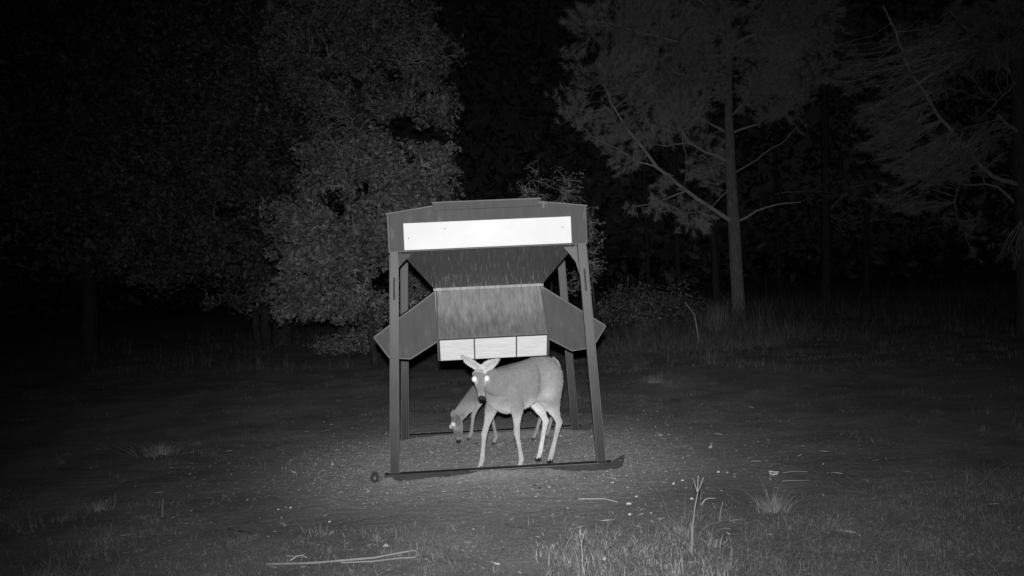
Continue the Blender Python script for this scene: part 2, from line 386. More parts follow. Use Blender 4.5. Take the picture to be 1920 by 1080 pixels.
# skids
for sy in (-1, 1):
    b = MB(); b.box((0.0, sy * .90, .028), (1.92 if sy < 0 else 1.9, .085, .075))
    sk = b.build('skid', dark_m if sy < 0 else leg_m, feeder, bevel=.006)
    yk = sy * .90 - .05
    # right-hand end: upturned tow plate with a hole
    cx = .99 if sy < 0 else 1.0; sc_ = 1 if sy < 0 else .7
    N = 12; outer = [(-.085, -.01), (-.01, -.05), (.06, -.015), (.078, .075), (.03, .055), (-.06, .012)]
    hc = (.045, .035); inner = [(hc[0] + .013 * math.cos(a), hc[1] + .013 * math.sin(a)) for a in np.linspace(0, 2 * math.pi, N, endpoint=False)]
    bm = bmesh.new()
    vo = [bm.verts.new(((cx + p[0] * sc_), yk, .045 + p[1] * sc_)) for p in outer]; vi = [bm.verts.new((cx + p[0] * sc_, yk, .045 + p[1] * sc_)) for p in inner]
    eo = [bm.edges.new((vo[i], vo[(i + 1) % len(vo)])) for i in range(len(vo))]; ei = [bm.edges.new((vi[i], vi[(i + 1) % N])) for i in range(N)]
    bmesh.ops.triangle_fill(bm, use_beauty=True, edges=eo + ei)
    r = bmesh.ops.extrude_face_region(bm, geom=bm.faces[:]); bmesh.ops.translate(bm, verts=[v for v in r['geom'] if isinstance(v, bmesh.types.BMVert)], vec=(0, .012, 0))
    bmesh.ops.recalc_face_normals(bm, faces=bm.faces[:])
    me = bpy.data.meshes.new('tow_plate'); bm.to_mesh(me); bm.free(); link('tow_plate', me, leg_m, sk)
    if sy < 0:
        b = MB(); ring = [(-1.04 + .024 * math.cos(a), yk, .055 + .036 * math.sin(a)) for a in np.linspace(0, 2 * math.pi, 18)]
        b.tube(ring, .011, 8, cap=False); b.build('tow_eye', dark_m, sk, smooth=True)
    b = MB(); b.box((.30, sy * .90 - .0445, .060), (1.1, .004, .006)); b.build('skid_edge', steel_lit, sk)

# ------------------------------------------------------------------ deer
def frame(t, up):
    t = t / np.linalg.norm(t); x = np.cross(up, t); x /= np.linalg.norm(x); return x, np.cross(t, x), t
def loft(b, secs, n=20, up=(0, 0, 1)):
    """secs: (point, half_width, half_height); rounded ends"""
    P = np.array([s[0] for s in secs], float); m = len(P); V = []
    for i in range(m):
        t = P[min(i + 1, m - 1)] - P[max(i - 1, 0)]
        upv = np.array(up, float)
        if abs(np.dot(t / np.linalg.norm(t), upv)) > .95: upv = np.array([1., .02, 0])
        x, y, _ = frame(t, upv)
        for k in range(n):
            a = 2 * math.pi * k / n; V.append(P[i] + x * secs[i][1] * math.cos(a) + y * secs[i][2] * math.sin(a))
    Fs = [(i * n + k, i * n + (k + 1) % n, (i + 1) * n + (k + 1) % n, (i + 1) * n + k) for i in range(m - 1) for k in range(n)]
    Fs += [tuple(range(n))[::-1], tuple(range((m - 1) * n, m * n))]
    b.add(V, Fs)
def ball(b, c, r):
    bm = bmesh.new(); bmesh.ops.create_icosphere(bm, subdivisions=2, radius=1)
    V = [np.array(c) + np.array(v.co) * np.array(r) for v in bm.verts]; Fs = [tuple(v.index for v in f.verts) for f in bm.faces]; bm.free(); b.add(V, Fs)
def deer(name, label, C, ang, s, feet, nose, poll, fore, ears, group, tl=0.0, ef=.024, tk=1.0):
    """C ground point; ang heading; feet world LF RF LH RH; nose/poll world points; fore = side the forehead faces; ears [(tip, facing)]"""
    h = np.array([math.cos(ang), math.sin(ang), 0]); l = np.array([-h[1], h[0], 0]); C = np.array([C[0], C[1], 0.])
    def Lc(x, y, z): return C + (h * x + l * y) * s + np.array([0, 0, z * s])
    b = MB()
    trunk = [(-.375 - tl, .80, .05, .05), (-.35 - tl, .80, .10, .10), (-.30 - tl, .785, .14, .155), (-.22 - tl, .775, .152, .18), (-.12, .755, .15, .185), (-.02, .73, .15, .192),
             (.08, .70, .146, .20), (.18, .675, .138, .20), (.27, .665, .122, .185), (.35, .675, .10, .15), (.41, .69, .075, .105), (.44, .70, .04, .06)]
    loft(b, [(Lc(x, 0, z), w * s, hh * s) for x, z, w, hh in trunk], 26)
    # neck
    pl = np.array(poll, float); ns = np.array(nose, float); ax = ns - pl; HL = np.linalg.norm(ax); ax /= HL
    n0 = Lc(.16, 0, .72); n1 = Lc(.36, .01, .74 if pl[2] > .5 else .70)
    n3 = pl + ax * .03 * s; n2 = (n1 + n3) / 2 + (np.array([0, 0, -.01]))
    pts = []
    for t in np.linspace(0, 1, 9):
        p = (1 - t) ** 3 * n0 + 3 * (1 - t) ** 2 * t * n1 + 3 * (1 - t) * t * t * n2 + t ** 3 * n3
        w = (.125 * (1 - t) ** 1.6 + .058 * (1 - (1 - t) ** 1.6)) * s; hh = (.155 * (1 - t) ** 1.1 + .075 * (1 - (1 - t) ** 1.1)) * s
        pts.append((p, w, hh))
    loft(b, pts, 20)
    # head
    fo = np.array(fore, float); fo = fo - ax * np.dot(fo, ax); fo /= np.linalg.norm(fo); side = np.cross(fo, ax)
    k = HL / .27
    hd = [(-.02, .03, .03, .0), (.0, .046, .044, .0), (.04, .058, .058, .0), (.085, .061, .063, .0), (.12, .054, .06, -.002), (.16, .041, .051, -.004), (.20, .033, .041, -.006), (.235, .031, .036, -.007), (.26, .029, .029, -.006), (.275, .018, .017, -.004)]
    V = []; n = 20
    for t, w, hh, off in hd:
        c = pl + ax * t * k + fo * off * k
        for q in range(n):
            a = 2 * math.pi * q / n; V.append(c + side * w * k * math.cos(a) + fo * hh * k * math.sin(a))
    m = len(hd)
    b.add(V, [(i * n + q, i * n + (q + 1) % n, (i + 1) * n + (q + 1) % n, (i + 1) * n + q) for i in range(m - 1) for q in range(n)] + [tuple(range(n))[::-1], tuple(range((m - 1) * n, m * n))])
    for sg in (-1, 1):                                              # brow above the eye
        ball(b, pl + ax * .075 * k + side * sg * .047 * k + fo * .030 * k, (.019 * k,) * 3)
    # ears: cupped leaf shapes with real thickness
    earfaces = []
    for sg, (tip, face) in zip((-1, 1), ears):
        base = pl + ax * .030 * k + side * sg * .050 * k; tip = np.array(tip, float); d = tip - base; EL = np.linalg.norm(d); d /= EL
        fc = np.array(face, float); fc -= d * np.dot(fc, d); fc /= np.linalg.norm(fc); wv = np.cross(d, fc)
        wid = [.016, .022, .034, .042, .046, .044, .037, .024, .007]; rows = len(wid); cols = 7; Vf = []; Vb = []
        for i, w in enumerate(wid):
            t = i / (rows - 1)
            for j in range(cols):
                a = (j / (cols - 1) - .5) * 2; cup = (1 - abs(a) ** 2) * -.020 * (1 - t * .6) + .004
                p = base + d * EL * t + wv * w * k * a * .95 + fc * cup * k
                Vf.append(p + fc * .006); Vb.append(p - fc * .008)
        V = Vf + Vb; o = rows * cols; Fs = []
        for i in range(rows - 1):
            for j in range(cols - 1):
                q = i * cols + j; Fs += [(q, q + 1, q + cols + 1, q + cols), (o + q + cols, o + q + cols + 1, o + q + 1, o + q)]
        per = [j for j in range(cols)] + [i * cols + cols - 1 for i in range(1, rows)] + [(rows - 1) * cols + j for j in range(cols - 2, -1, -1)] + [i * cols for i in range(rows - 2, 0, -1)]
        for i in range(len(per)):
            a_, c_ = per[i], per[(i + 1) % len(per)]; Fs.append((c_, a_, a_ + o, c_ + o))
        b.add(V, Fs); earfaces.append((base, d, EL, fc, wv))
        loft(b, [(base - d * .02 * k, .016 * k, .016 * k), (base + d * .03 * k, .017 * k, .017 * k), (base + d * .05 * k, .012 * k, .010 * k)], 10)
    # legs
    hooves = []
    for i, ft in enumerate(feet):
        ft = np.array(ft, float); sy = 1 if i in (0, 2) else -1; ground_z = ft[2]
        if i < 2:
            sh = Lc(.25, .085 * sy, .70); fx = ((ft - C) @ h) / s; el = Lc(.20 + .6 * (fx - .2), .095 * sy, .52); 
            fet = ft + np.array([0, 0, .085 * s]) - h * .012; kn = el * .5 + fet * .5 + h * .028 + np.array([0, 0, .015])
            S_ = [(sh + np.array([0, 0, .04]), .05 * s, .085 * s), (sh, .055 * s, .10 * s), (sh * .5 + el * .5, .052 * s, .085 * s), (el, .040 * s, .058 * s), (el * .7 + kn * .3, .028 * s, .038 * s), (el * .3 + kn * .7, .022 * s, .025 * s), (kn, .023 * s, .025 * s),
                  (kn * .75 + fet * .25, .017 * s, .018 * s), (kn * .4 + fet * .6, .015 * s, .017 * s), (fet, .019 * s, .021 * s), (ft + np.array([0, 0, .045]) * s + h * .008, .017 * s, .019 * s), (ft + np.array([0, 0, .022]) * s + h * .016, .019 * s, .022 * s)]
        else:
            hp = Lc(-.225 - tl, .075 * sy, .80); st = Lc(-.14 - tl * .5, .10 * sy, .60)
            fet = ft + np.array([0, 0, .085 * s]) - h * .012
            hk = ft + np.array([0, 0, .345 * s]) - h * .105 * s + l * .012 * sy
            gs = st * .5 + hk * .5
            S_ = [(hp + np.array([0, 0, .06]), .055 * s, .09 * s), (hp, .085 * s, .15 * s), (hp * .5 + st * .5 - h * .03, .082 * s, .15 * s), (st * .8 + hk * .2 - h * .015, .058 * s, .10 * s), (st * .45 + hk * .55, .036 * s, .056 * s), (hk * .82 + st * .18, .023 * s, .033 * s), (hk, .021 * s, .031 * s),
                  (hk * .75 + fet * .25, .018 * s, .022 * s), (hk * .35 + fet * .65, .016 * s, .018 * s), (fet, .020 * s, .022 * s), (ft + np.array([0, 0, .045]) * s + h * .008, .017 * s, .019 * s), (ft + np.array([0, 0, .022]) * s + h * .016, .019 * s, .022 * s)]
        S_ = [(p_, w_ * (1.12 if q_ > 2 else 1), h_ * (1.16 if q_ > 2 else 1)) for q_, (p_, w_, h_) in enumerate(S_)]
        # sections: width sideways, height along the heading
        V = []; n = 16
        for p, w, hh in S_:
            for q in range(n):
                a = 2 * math.pi * q / n; V.append(p + l * w * math.cos(a) + h * hh * math.sin(a))
        m = len(S_); Fs = [(i2 * n + q, (i2 + 1) * n + q, (i2 + 1) * n + (q + 1) % n, i2 * n + (q + 1) % n) for i2 in range(m - 1) for q in range(n)]
        Fs += [tuple(range(n)), tuple(range((m - 1) * n, m * n))[::-1]]
        b.add(V, Fs); hooves.append(ft + h * .018)
    # tail
    loft(b, [(Lc(-.345 - tl, 0, .90), .03 * s, .025 * s), (Lc(-.39 - tl, 0, .87), .032 * s, .022 * s), (Lc(-.41 - tl, 0, .80), .034 * s, .02 * s), (Lc(-.405 - tl, 0, .72), .022 * s, .014 * s), (Lc(-.40 - tl, 0, .68), .008 * s, .006 * s)], 12, up=tuple(h))
    src = bpy.data.objects.new('src', py_mesh('src', b.V, b.F)); S.collection.objects.link(src)
    bm = bmesh.new(); bm.from_mesh(src.data); bmesh.ops.recalc_face_normals(bm, faces=bm.faces[:]); bm.to_mesh(src.data); bm.free()
    md = src.modifiers.new('r', 'REMESH'); md.mode = 'VOXEL'; md.voxel_size = .0065 * (s ** .5)
    sm = src.modifiers.new('s', 'SMOOTH'); sm.iterations = 5; sm.factor = .5
    dg = bpy.context.evaluated_depsgraph_get(); dg.update()
    me = bpy.data.meshes.new_from_object(src.evaluated_get(dg)); bpy.data.objects.remove(src)
    co = np.zeros(len(me.vertices) * 3, dtype=np.float32); me.vertices.foreach_get('co', co); co = co.reshape(-1, 3).astype(float)
    no = np.zeros(len(me.vertices) * 3, dtype=np.float32); me.vertex_normals.foreach_get('vector', no); no = no.reshape(-1, 3)
    # coat colours and painted haunch shading
    d = co - C; lx = (d @ h) / s; ly = (d @ l) / s; lz = d[:, 2] / s
    def sms(e0, e1, x): t = np.clip((x - e0) / (e1 - e0), 0, 1); return t * t * (3 - 2 * t)
    tone = np.full(len(co), .335)
    belly = sms(.66, .55, lz) * (np.abs(ly) < .2) * sms(-.1, -.6, no[:, 2])
    legs = sms(.56, .42, lz)
    tone = tone + belly * .18 + legs * .22
    inner = sms(.62, .50, lz) * (lx < .0) * (ly * (no @ l) < 0)
    tone = np.where(inner > 0, tone + inner * .22, tone)
    rump = sms(-.28, -.37, lx) * sms(.95, .8, lz) * (lz > .5); tone = tone + rump * .14
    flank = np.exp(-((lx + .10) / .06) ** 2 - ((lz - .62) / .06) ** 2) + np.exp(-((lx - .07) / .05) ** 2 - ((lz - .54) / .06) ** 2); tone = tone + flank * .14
    xf = lx + tl + .05 + .10 * (lz - .75)                         # haunch relief painted as tone: light on the bulge, shade in the flank crease
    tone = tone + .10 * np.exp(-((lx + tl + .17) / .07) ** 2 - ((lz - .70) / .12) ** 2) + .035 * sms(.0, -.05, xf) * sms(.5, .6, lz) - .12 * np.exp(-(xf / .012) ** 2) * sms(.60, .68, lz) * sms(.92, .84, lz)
    tone = tone - .04 * sms(.82, .92, lz) * (lx < .3)
    tone = tone * (1 + .10 * np.sin(lx * 31 + lz * 17) * np.sin(lz * 23 - lx * 9) * .5)
    hv = co - pl; t_ = hv @ ax / k; s_ = hv @ side / k; f_ = hv @ fo / k
    hm = (t_ > -.04) & (t_ < .3) & (np.abs(s_) < .08) & (np.abs(f_) < .08)
    tone = np.where(hm, tone + (.285 - tone) * sms(-.04, .05, t_), tone)
    ring = np.exp(-(((np.abs(s_) - .040) / .014) ** 2 + ((t_ - .13) / .03) ** 2)) * hm * (f_ > -.03); tone = tone + ring * .30
    muzz = hm * np.exp(-((t_ - .235) / .014) ** 2) * (np.abs(s_) > .012); tone = tone + muzz * .14
    nosep = hm & (t_ > .252) & (f_ > -.02); tone = np.where(nosep, .05, tone)
    throat = hm & (f_ < -.035) & (t_ > .02); tone = np.where(throat, .55, tone)
    for base, dd, EL, fc, wv in earfaces:
        q = co - base; te = q @ dd / EL; ww = q @ wv; ff = q @ fc
        em = (te > .15) & (te < 1.03) & (np.abs(ww) < .05 * k) & (np.abs(ff) < .035)
        front = em & ((no @ fc) > .1)
        tone = np.where(em, .36, tone); tone = np.where(front, .48 + .18 * np.clip(np.abs(ww) / (.035 * k), 0, 1), tone)
    tone = tone * tk
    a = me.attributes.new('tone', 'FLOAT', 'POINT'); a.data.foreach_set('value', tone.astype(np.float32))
    root = empty(name, tuple(C), label, 'deer', group)
    me.transform(Matrix.Translation(-Vector(C)))
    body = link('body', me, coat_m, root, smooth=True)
    # short guard hairs lying back along the coat
    nf = 42000; pick = rng.integers(0, len(co), nf); cp = co[pick] - C; nn_ = no[pick].astype(float)
    flow = -h + np.array([0, 0, -.9]); tg = flow - nn_ * (nn_ @ flow)[:, None]; tg /= np.linalg.norm(tg, axis=1)[:, None] + 1e-6
    dr_ = tg + nn_ * .45 + rng.normal(size=(nf, 3)) * .22; dr_ /= np.linalg.norm(dr_, axis=1)[:, None]
    wv = np.cross(nn_, dr_); wv /= np.linalg.norm(wv, axis=1)[:, None] + 1e-6
    hl = np.where((hv[pick] @ ax / k > -.02) & hm[pick], .005, .012) * rng.uniform(.6, 1.3, nf)
    hl = np.where(lz[pick] < .42, .005, hl) * s; cp += rng.normal(size=(nf, 3)) * .002 - nn_ * .001
    Vh = np.stack([cp - wv * .0017, cp + wv * .0017, cp + dr_ * hl[:, None]], 1).reshape(-1, 3)
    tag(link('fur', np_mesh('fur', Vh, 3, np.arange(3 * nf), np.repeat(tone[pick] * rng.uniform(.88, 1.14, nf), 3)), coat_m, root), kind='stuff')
    for sg in (-1, 1):
        b2 = MB(); c = pl + ax * .095 * k + side * sg * .049 * k + fo * ef * k - C
        ball(b2, c, (.029 * k,) * 3); b2.build('eye', eye_m, root, smooth=True)
    b2 = MB(); ball(b2, pl + ax * .268 * k + fo * .006 * k - C, (.021 * k, .018 * k, .015 * k)); b2.build('nose', hoof_m, root, smooth=True)
    for ft in hooves:
        b2 = MB()
        for sg in (-1, 1):
            o = ft + l * .011 * sg * s
            V = [o + h * x * s + l * y * s + np.array([0, 0, z * s]) for x, y, z in ((-.024, -.010, 0), (.026, -.007, 0), (.026, .007, 0), (-.024, .010, 0), (-.018, -.008, .034), (.010, -.007, .038), (.010, .007, .038), (-.018, .008, .034))]
            b2.add([v - C for v in V], [(0, 3, 2, 1), (4, 5, 6, 7), (0, 1, 5, 4), (1, 2, 6, 5), (2, 3, 7, 6), (3, 0, 4, 7)])
        b2.build('hoof', hoof_m, root)
    return root
def unit(v): v = np.array(v, float); return v / np.linalg.norm(v)
# doe: walks to the left and towards us, head low, looking straight into the lens
dn = at(903, 748, 7.66); tocam = unit(np.array([CAMP[0] - dn[0], CAMP[1] - dn[1], 0]))
dax = unit(tocam * .55 + np.array([0.0, 0, -.84])); dp = dn - dax * .262
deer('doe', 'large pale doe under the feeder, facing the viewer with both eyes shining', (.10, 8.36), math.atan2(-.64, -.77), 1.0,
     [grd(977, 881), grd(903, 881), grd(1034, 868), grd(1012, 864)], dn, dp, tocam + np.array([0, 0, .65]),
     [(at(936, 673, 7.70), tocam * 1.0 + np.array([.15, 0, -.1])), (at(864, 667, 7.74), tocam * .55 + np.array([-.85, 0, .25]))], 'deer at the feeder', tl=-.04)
# second deer grazing behind
en = at(860, 829, 9.42); ep = at(855, 780, 9.52)
deer('grazing_deer', 'smaller darker deer behind the doe, head lowered to graze with one eye shining', (-.03, 9.60), math.pi + .12, .83,
     [grd(882, 826), grd(929, 834), grd(1003, 826), grd(1026, 822)], en, ep, (-1, -.2, .1),
     [(at(850, 768, 9.62), (-.3, -1, .1)), (at(852, 786, 9.34), (-.6, -1, .1))], 'deer at the feeder', tl=.09, ef=.045, tk=.72)

# ------------------------------------------------------------------ vegetation builders
def rot_frames(n):
    q = rng.normal(size=(n, 4)); q /= np.linalg.norm(q, axis=1)[:, None]
    w, x, y, z = q.T
    return (np.stack([1 - 2 * (y * y + z * z), 2 * (x * y + w * z), 2 * (x * z - w * y)], 1), np.stack([2 * (x * y - w * z), 1 - 2 * (x * x + z * z), 2 * (y * z + w * x)], 1))
def leaves_mesh(name, P, size, tone_lo=.4, tone_hi=1.6):
    n = len(P); a, b = rot_frames(n); L = size * rng.uniform(.45, 1.6, n)[:, None]; Wd = L * rng.uniform(.35, .6, n)[:, None]
    nrm = np.cross(a, b)
    V = np.stack([P - a * L * .5, P + b * Wd * .5 + nrm * L * .08, P + a * L * .5, P - b * Wd * .5 + nrm * L * .08], 1).reshape(-1, 3)
    tone = np.repeat(rng.uniform(tone_lo, tone_hi, n), 4)
    return np_mesh(name, V, 4, np.arange(4 * n), tone)
def curve(a, b, sag=.0, n=7, jit=.0):
    a = np.array(a, float); b = np.array(b, float); t = np.linspace(0, 1, n)[:, None]
    P = a * (1 - t) + b * t; L = np.linalg.norm(b - a)
    P[:, 2] += (4 * t[:, 0] * (1 - t[:, 0])) * sag * L
    j = rng.normal(size=(n, 3)) * jit * L; j[0] = 0; j[-1] = 0
    return P + j
def in_ellipsoids(clouds, n):
    """clouds: (centre, radii, weight)"""
    w = np.array([c[2] if len(c) > 2 else np.prod(c[1]) for c in clouds], float); w /= w.sum()
    k = rng.choice(len(clouds), n, p=w)
    d = rng.normal(size=(n, 3)); d /= np.linalg.norm(d, axis=1)[:, None]; r = rng.uniform(0, 1, n) ** .45
    C = np.array([c[0] for c in clouds])[k]; R = np.array([c[1] for c in clouds])[k]
    return C + d * r[:, None] * R
def wander(P, R, n_mid=1):
    return P, R
def broadleaf(name, label, cat, trunks, clouds, n_clump, n_leaf, leaf, group, clump_r=.3, twig_r=.012, dark=False, twigs=True, droop=0):
    base = np.array(trunks[0][0][0], float)
    root = empty(name, tuple(base), label, cat, group)
    nodes = []
    for path, rad in trunks:
        path = np.array(path, float); P = []
        for i in range(len(path) - 1):
            P.append(curve(path[i], path[i + 1], 0, 6, .012)[:-1])
        P = np.concatenate(P + [path[-1:]]); R = np.interp(np.linspace(0, 1, len(P)), np.linspace(0, 1, len(rad)), rad)
        R[0] *= 1.18; P[0][2] -= .25
        if len(R) > 2: R[1] *= 1.05
        b = MB(); b.tube(P - base, R, 9); b.build('trunk', dark_bark_m, root, smooth=True)
        nodes += [(p, r) for p, r in zip(P[len(P) // 4:], R[len(P) // 4:])]
    nodesP = np.array([x[0] for x in nodes]); nodesR = np.array([x[1] for x in nodes])
    # limbs to each cloud
    lp = list(nodesP); lr = list(nodesR); b = MB()
    for c in clouds:
        c0 = np.array(c[0]); low = nodesP + 0; dist = np.linalg.norm(nodesP - c0 + np.array([0, 0, .25 * np.linalg.norm(c[1])]), axis=1); i = int(np.argmin(dist))
        P = curve(nodesP[i], c0, .06, 8, .03); r0 = max(min(nodesR[i] * .6, .09), .02); R = np.linspace(r0, twig_r * 1.6, 8)
        b = MB(); b.tube(P - base, R, 6); b.build('limb', bark_m, root, smooth=True); lp += list(P[2:]); lr += list(R[2:])
    lp = np.array(lp); lr = np.array(lr)
    C = in_ellipsoids(clouds, n_clump)
    C = C[C[:, 2] > .15]
    b = MB()
    if twigs:
        tm_ = dark_bark_m if dark else twig_m
        for c in C:
            i = int(np.argmin(np.linalg.norm(lp - c, axis=1) + np.where(lp[:, 2] > c[2] + .2, .5, 0)))
            P = curve(lp[i], c, .10 - droop, 5, .05); b.tube(P - base, np.linspace(min(lr[i] * .6, twig_r * 1.5), twig_r * .35, 5), 3, cap=False)
        tag(b.build('twigs', tm_, root), kind='stuff')
    per = rng.poisson(n_leaf / len(C), len(C)); idx = np.repeat(np.arange(len(C)), per)
    rr = np.repeat(rng.uniform(.6, 1.4, len(C)) * clump_r, per)
    off = rng.normal(size=(len(idx), 3)); off /= np.linalg.norm(off, axis=1)[:, None]
    P = C[idx] + off * (rng.uniform(0, 1, len(idx)) ** .5 * rr)[:, None] * np.array([1, 1, .8])
    P = P[P[:, 2] > .05]
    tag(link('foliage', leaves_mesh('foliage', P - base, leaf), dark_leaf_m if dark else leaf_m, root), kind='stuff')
    return root
def needles_mesh(name, C, D, n_per, length, width):
    """needle tufts at C pointing along D"""
    n = len(C) * n_per; idx = np.repeat(np.arange(len(C)), n_per)
    d = D[idx] * .9 + rng.normal(size=(n, 3)) * .62; d /= np.linalg.norm(d, axis=1)[:, None]
    L = length * rng.uniform(.7, 1.15, n)[:, None]
    s0 = C[idx] - D[idx] * rng.uniform(0, .16, n)[:, None] + rng.normal(size=(n, 3)) * .01
    tip = s0 + d * L; tip[:, 2] -= .18 * L[:, 0] ** 1.0 * rng.uniform(.2, 1, n)
    w = np.cross(d, rng.normal(size=(n, 3))); w /= np.linalg.norm(w, axis=1)[:, None]
    V = np.stack([s0 - w * width, s0 + w * width, tip], 1).reshape(-1, 3)
    return np_mesh(name, V, 3, np.arange(3 * n), np.repeat(rng.uniform(.75, 1.2, n), 3))
def pine(name, label, trunk, trad, limbs, clouds, n_tuft, group, n_per=34, length=.17, width=.0045, limb_mat=None, twigs=True, dark=True):
    trunk = np.array(trunk, float); base = trunk[0].copy(); root = empty(name, tuple(base), label, 'tree', group)
    P = []
    for i in range(len(trunk) - 1): P.append(curve(trunk[i], trunk[i + 1], 0, 6, .003)[:-1])
    P = np.concatenate(P + [trunk[-1:]]); R = np.interp(np.linspace(0, 1, len(P)), np.linspace(0, 1, len(trad)), trad); R[0] *= 1.2; P[0][2] -= .3
    bk = dark_bark_m if dark else bark_m; limb_mat = bark_m if dark else twig_m
    b = MB(); b.tube(P - base, R, 10); b.build('trunk', bk, root, smooth=True)
    lp = list(P[len(P) // 3:]); lr = list(R[len(P) // 3:])
    for path, r0, r1 in limbs:
        path = np.array(path, float)
        i = int(np.argmin(np.linalg.norm(np.array(lp) - path[0], axis=1)))
        if np.linalg.norm(np.array(lp)[i] - path[0]) < .6: path[0] = np.array(lp)[i]
        Q = np.concatenate([curve(path[i], path[i + 1], .02, 4, .02)[:-1] for i in range(len(path) - 1)] + [path[-1:]])
        Rq = np.linspace(r0, r1, len(Q)); b = MB(); b.tube(Q - base, Rq, 7); b.build('limb', limb_mat or twig_m, root, smooth=True)
        lp += list(Q[1:]); lr += list(Rq[1:])
    lp = np.array(lp); lr = np.array(lr)
    C = in_ellipsoids(clouds, n_tuft); D = np.zeros_like(C); b = MB(); extraP = []
    for k, c in enumerate(C):
        i = int(np.argmin(np.linalg.norm((lp - c) * np.array([1, 1, 1.2]), axis=1)))
        v = c - lp[i]; Lv = np.linalg.norm(v)
        if twigs: b.tube(curve(lp[i], c, -.03, 4, .04) - base, np.linspace(min(lr[i] * .5, .014), .005, 4), 3, cap=False)
        dd = v / (Lv + 1e-6) + np.array([0, 0, .35]); D[k] = dd / np.linalg.norm(dd)
    if twigs: tag(b.build('twigs', bark_m, root), kind='stuff')
    # three tufts along each twig end
    CC = np.concatenate([C, C - D * .16 + rng.normal(size=C.shape) * .05, C + rng.normal(size=C.shape) * .12]); DD = np.concatenate([D, D, D])
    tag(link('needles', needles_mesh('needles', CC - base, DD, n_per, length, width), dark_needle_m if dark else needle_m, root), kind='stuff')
    return root
def cl(u, v, Y, ru, rv, ry, w=None):
    """crown lobe seen round pixel (u,v) at distance Y, ru/rv its radii in photo pixels, ry its depth radius in metres"""
    return (at(u, v, Y), (ru * Y / F, ry, rv * Y / F)) + ((w,) if w else ())

# ------------------------------------------------------------------ trees on the left
Yb = 17.5
g = grd(655, 688)
broadleaf('broadleaf_tree', 'leafy tree just behind the left of the feeder, brightest crown of the left trees', 'tree',
    [([(at(735, 640, Yb)[0], Yb, 0), at(742, 560, Yb), at(735, 430, Yb), at(705, 290, Yb)], [.09, .07, .05, .02]),
     ([(at(700, 645, Yb)[0], Yb + .1, 0), at(690, 560, Yb), at(650, 430, Yb), at(625, 240, Yb)], [.07, .06, .04, .015])],
    [cl(770, 340, Yb, 88, 75, 1.1), cl(690, 300, Yb, 70, 60, 1.2), cl(700, 430, Yb, 110, 75, 1.5), cl(620, 500, Yb, 95, 80, 1.4), cl(780, 420, Yb, 85, 60, 1.2),
     cl(665, 570, Yb, 85, 45, 1.1), cl(830, 300, Yb, 32, 40, .6), cl(560, 420, Yb, 70, 90, 1.2), cl(560, 560, Yb, 80, 40, 1.1), cl(800, 550, Yb + .5, 60, 80, .8), cl(610, 310, Yb, 55, 60, 1)],
    760, 46000, .085, 'trees at the edge of the clearing', clump_r=.20)
Yt = 21
broadleaf('broadleaf_tree', 'tall leafy tree whose crown rises above the feeder against the black gap', 'tree',
    [([(at(640, 640, Yt)[0], Yt, 0), at(650, 480, Yt), at(670, 250, Yt), at(700, 0, Yt), at(700, -150, Yt)], [.15, .12, .09, .06, .02])],
    [cl(770, 190, Yt, 95, 60, 1.3), cl(800, 110, Yt, 62, 60, 1.1), cl(720, 80, Yt, 110, 70, 1.8), cl(640, 190, Yt, 100, 80, 1.8), cl(740, -20, Yt, 105, 60, 1.7), cl(640, 20, Yt, 100, 90, 1.8), cl(830, 205, Yt, 42, 45, .8), cl(560, 100, Yt, 80, 90, 1.6), cl(620, -120, Yt, 150, 80, 2)],
    700, 36000, .095, 'trees at the edge of the clearing', clump_r=.26)
Ya = 24
def ga(u): 
    p = at(u, 640, Ya); return (p[0], Ya, 0)
broadleaf('oak_tree', 'wide oak with a cluster of thick trunks left of the feeder', 'tree',
    [([ga(528), at(530, 560, Ya), at(545, 420, Ya), at(560, 250, Ya)], [.26, .24, .16, .06]),
     ([ga(500), at(496, 560, Ya), at(470, 430, Ya), at(430, 260, Ya)], [.15, .13, .10, .05]),
     ([ga(484), at(476, 570, Ya), at(430, 470, Ya), at(350, 330, Ya)], [.11, .09, .07, .03])],
    [cl(470, 470, Ya, 130, 90, 2.4), cl(330, 480, Ya, 110, 80, 2.2), cl(420, 330, Ya, 150, 110, 2.6), cl(300, 300, Ya, 130, 120, 2.4), cl(500, 200, Ya, 120, 110, 2.4), cl(380, 130, Ya, 150, 120, 2.6), cl(480, 30, Ya, 150, 90, 2.4),
     cl(560, 330, Ya, 90, 90, 1.8), cl(260, 430, Ya, 90, 90, 1.8), cl(380, -60, Ya, 200, 80, 2.5), cl(470, 560, Ya, 110, 30, 1.5)],
    1000, 60000, .115, 'trees at the edge of the clearing', clump_r=.36, twig_r=.016, dark=True)
Yd = 23
broadleaf('oak_tree', 'dim leafy tree at the far left fading into darkness', 'tree',
    [([(at(170, 640, Yd)[0], Yd, 0), at(165, 480, Yd), at(150, 250, Yd)], [.2, .15, .05])],
    [cl(150, 350, Yd, 130, 150, 2.2), cl(80, 250, Yd, 130, 120, 2), cl(200, 150, Yd, 130, 120, 2.2), cl(120, 30, Yd, 160, 100, 2.2)],
    420, 22000, .13, 'trees at the edge of the clearing', clump_r=.5, twig_r=.018, dark=True)
# low bush in front of the left trees
p = grd(655, 672)
broadleaf('bush', 'low scrubby bush on the ground left of the feeder', 'bush',
    [([(p[0], p[1], 0), (p[0], p[1], .4)], [.03, .015]), ([(p[0] + .3, p[1], 0), (p[0] + .45, p[1], .5)], [.02, .01])],
    [(p + np.array([0, 0, .30]), (.62, .5, .30)), (p + np.array([-.5, .2, .2]), (.4, .4, .22)), (p + np.array([.55, .1, .40]), (.32, .4, .4))],
    110, 3200, .06, 'bushes', clump_r=.16, twig_r=.006)
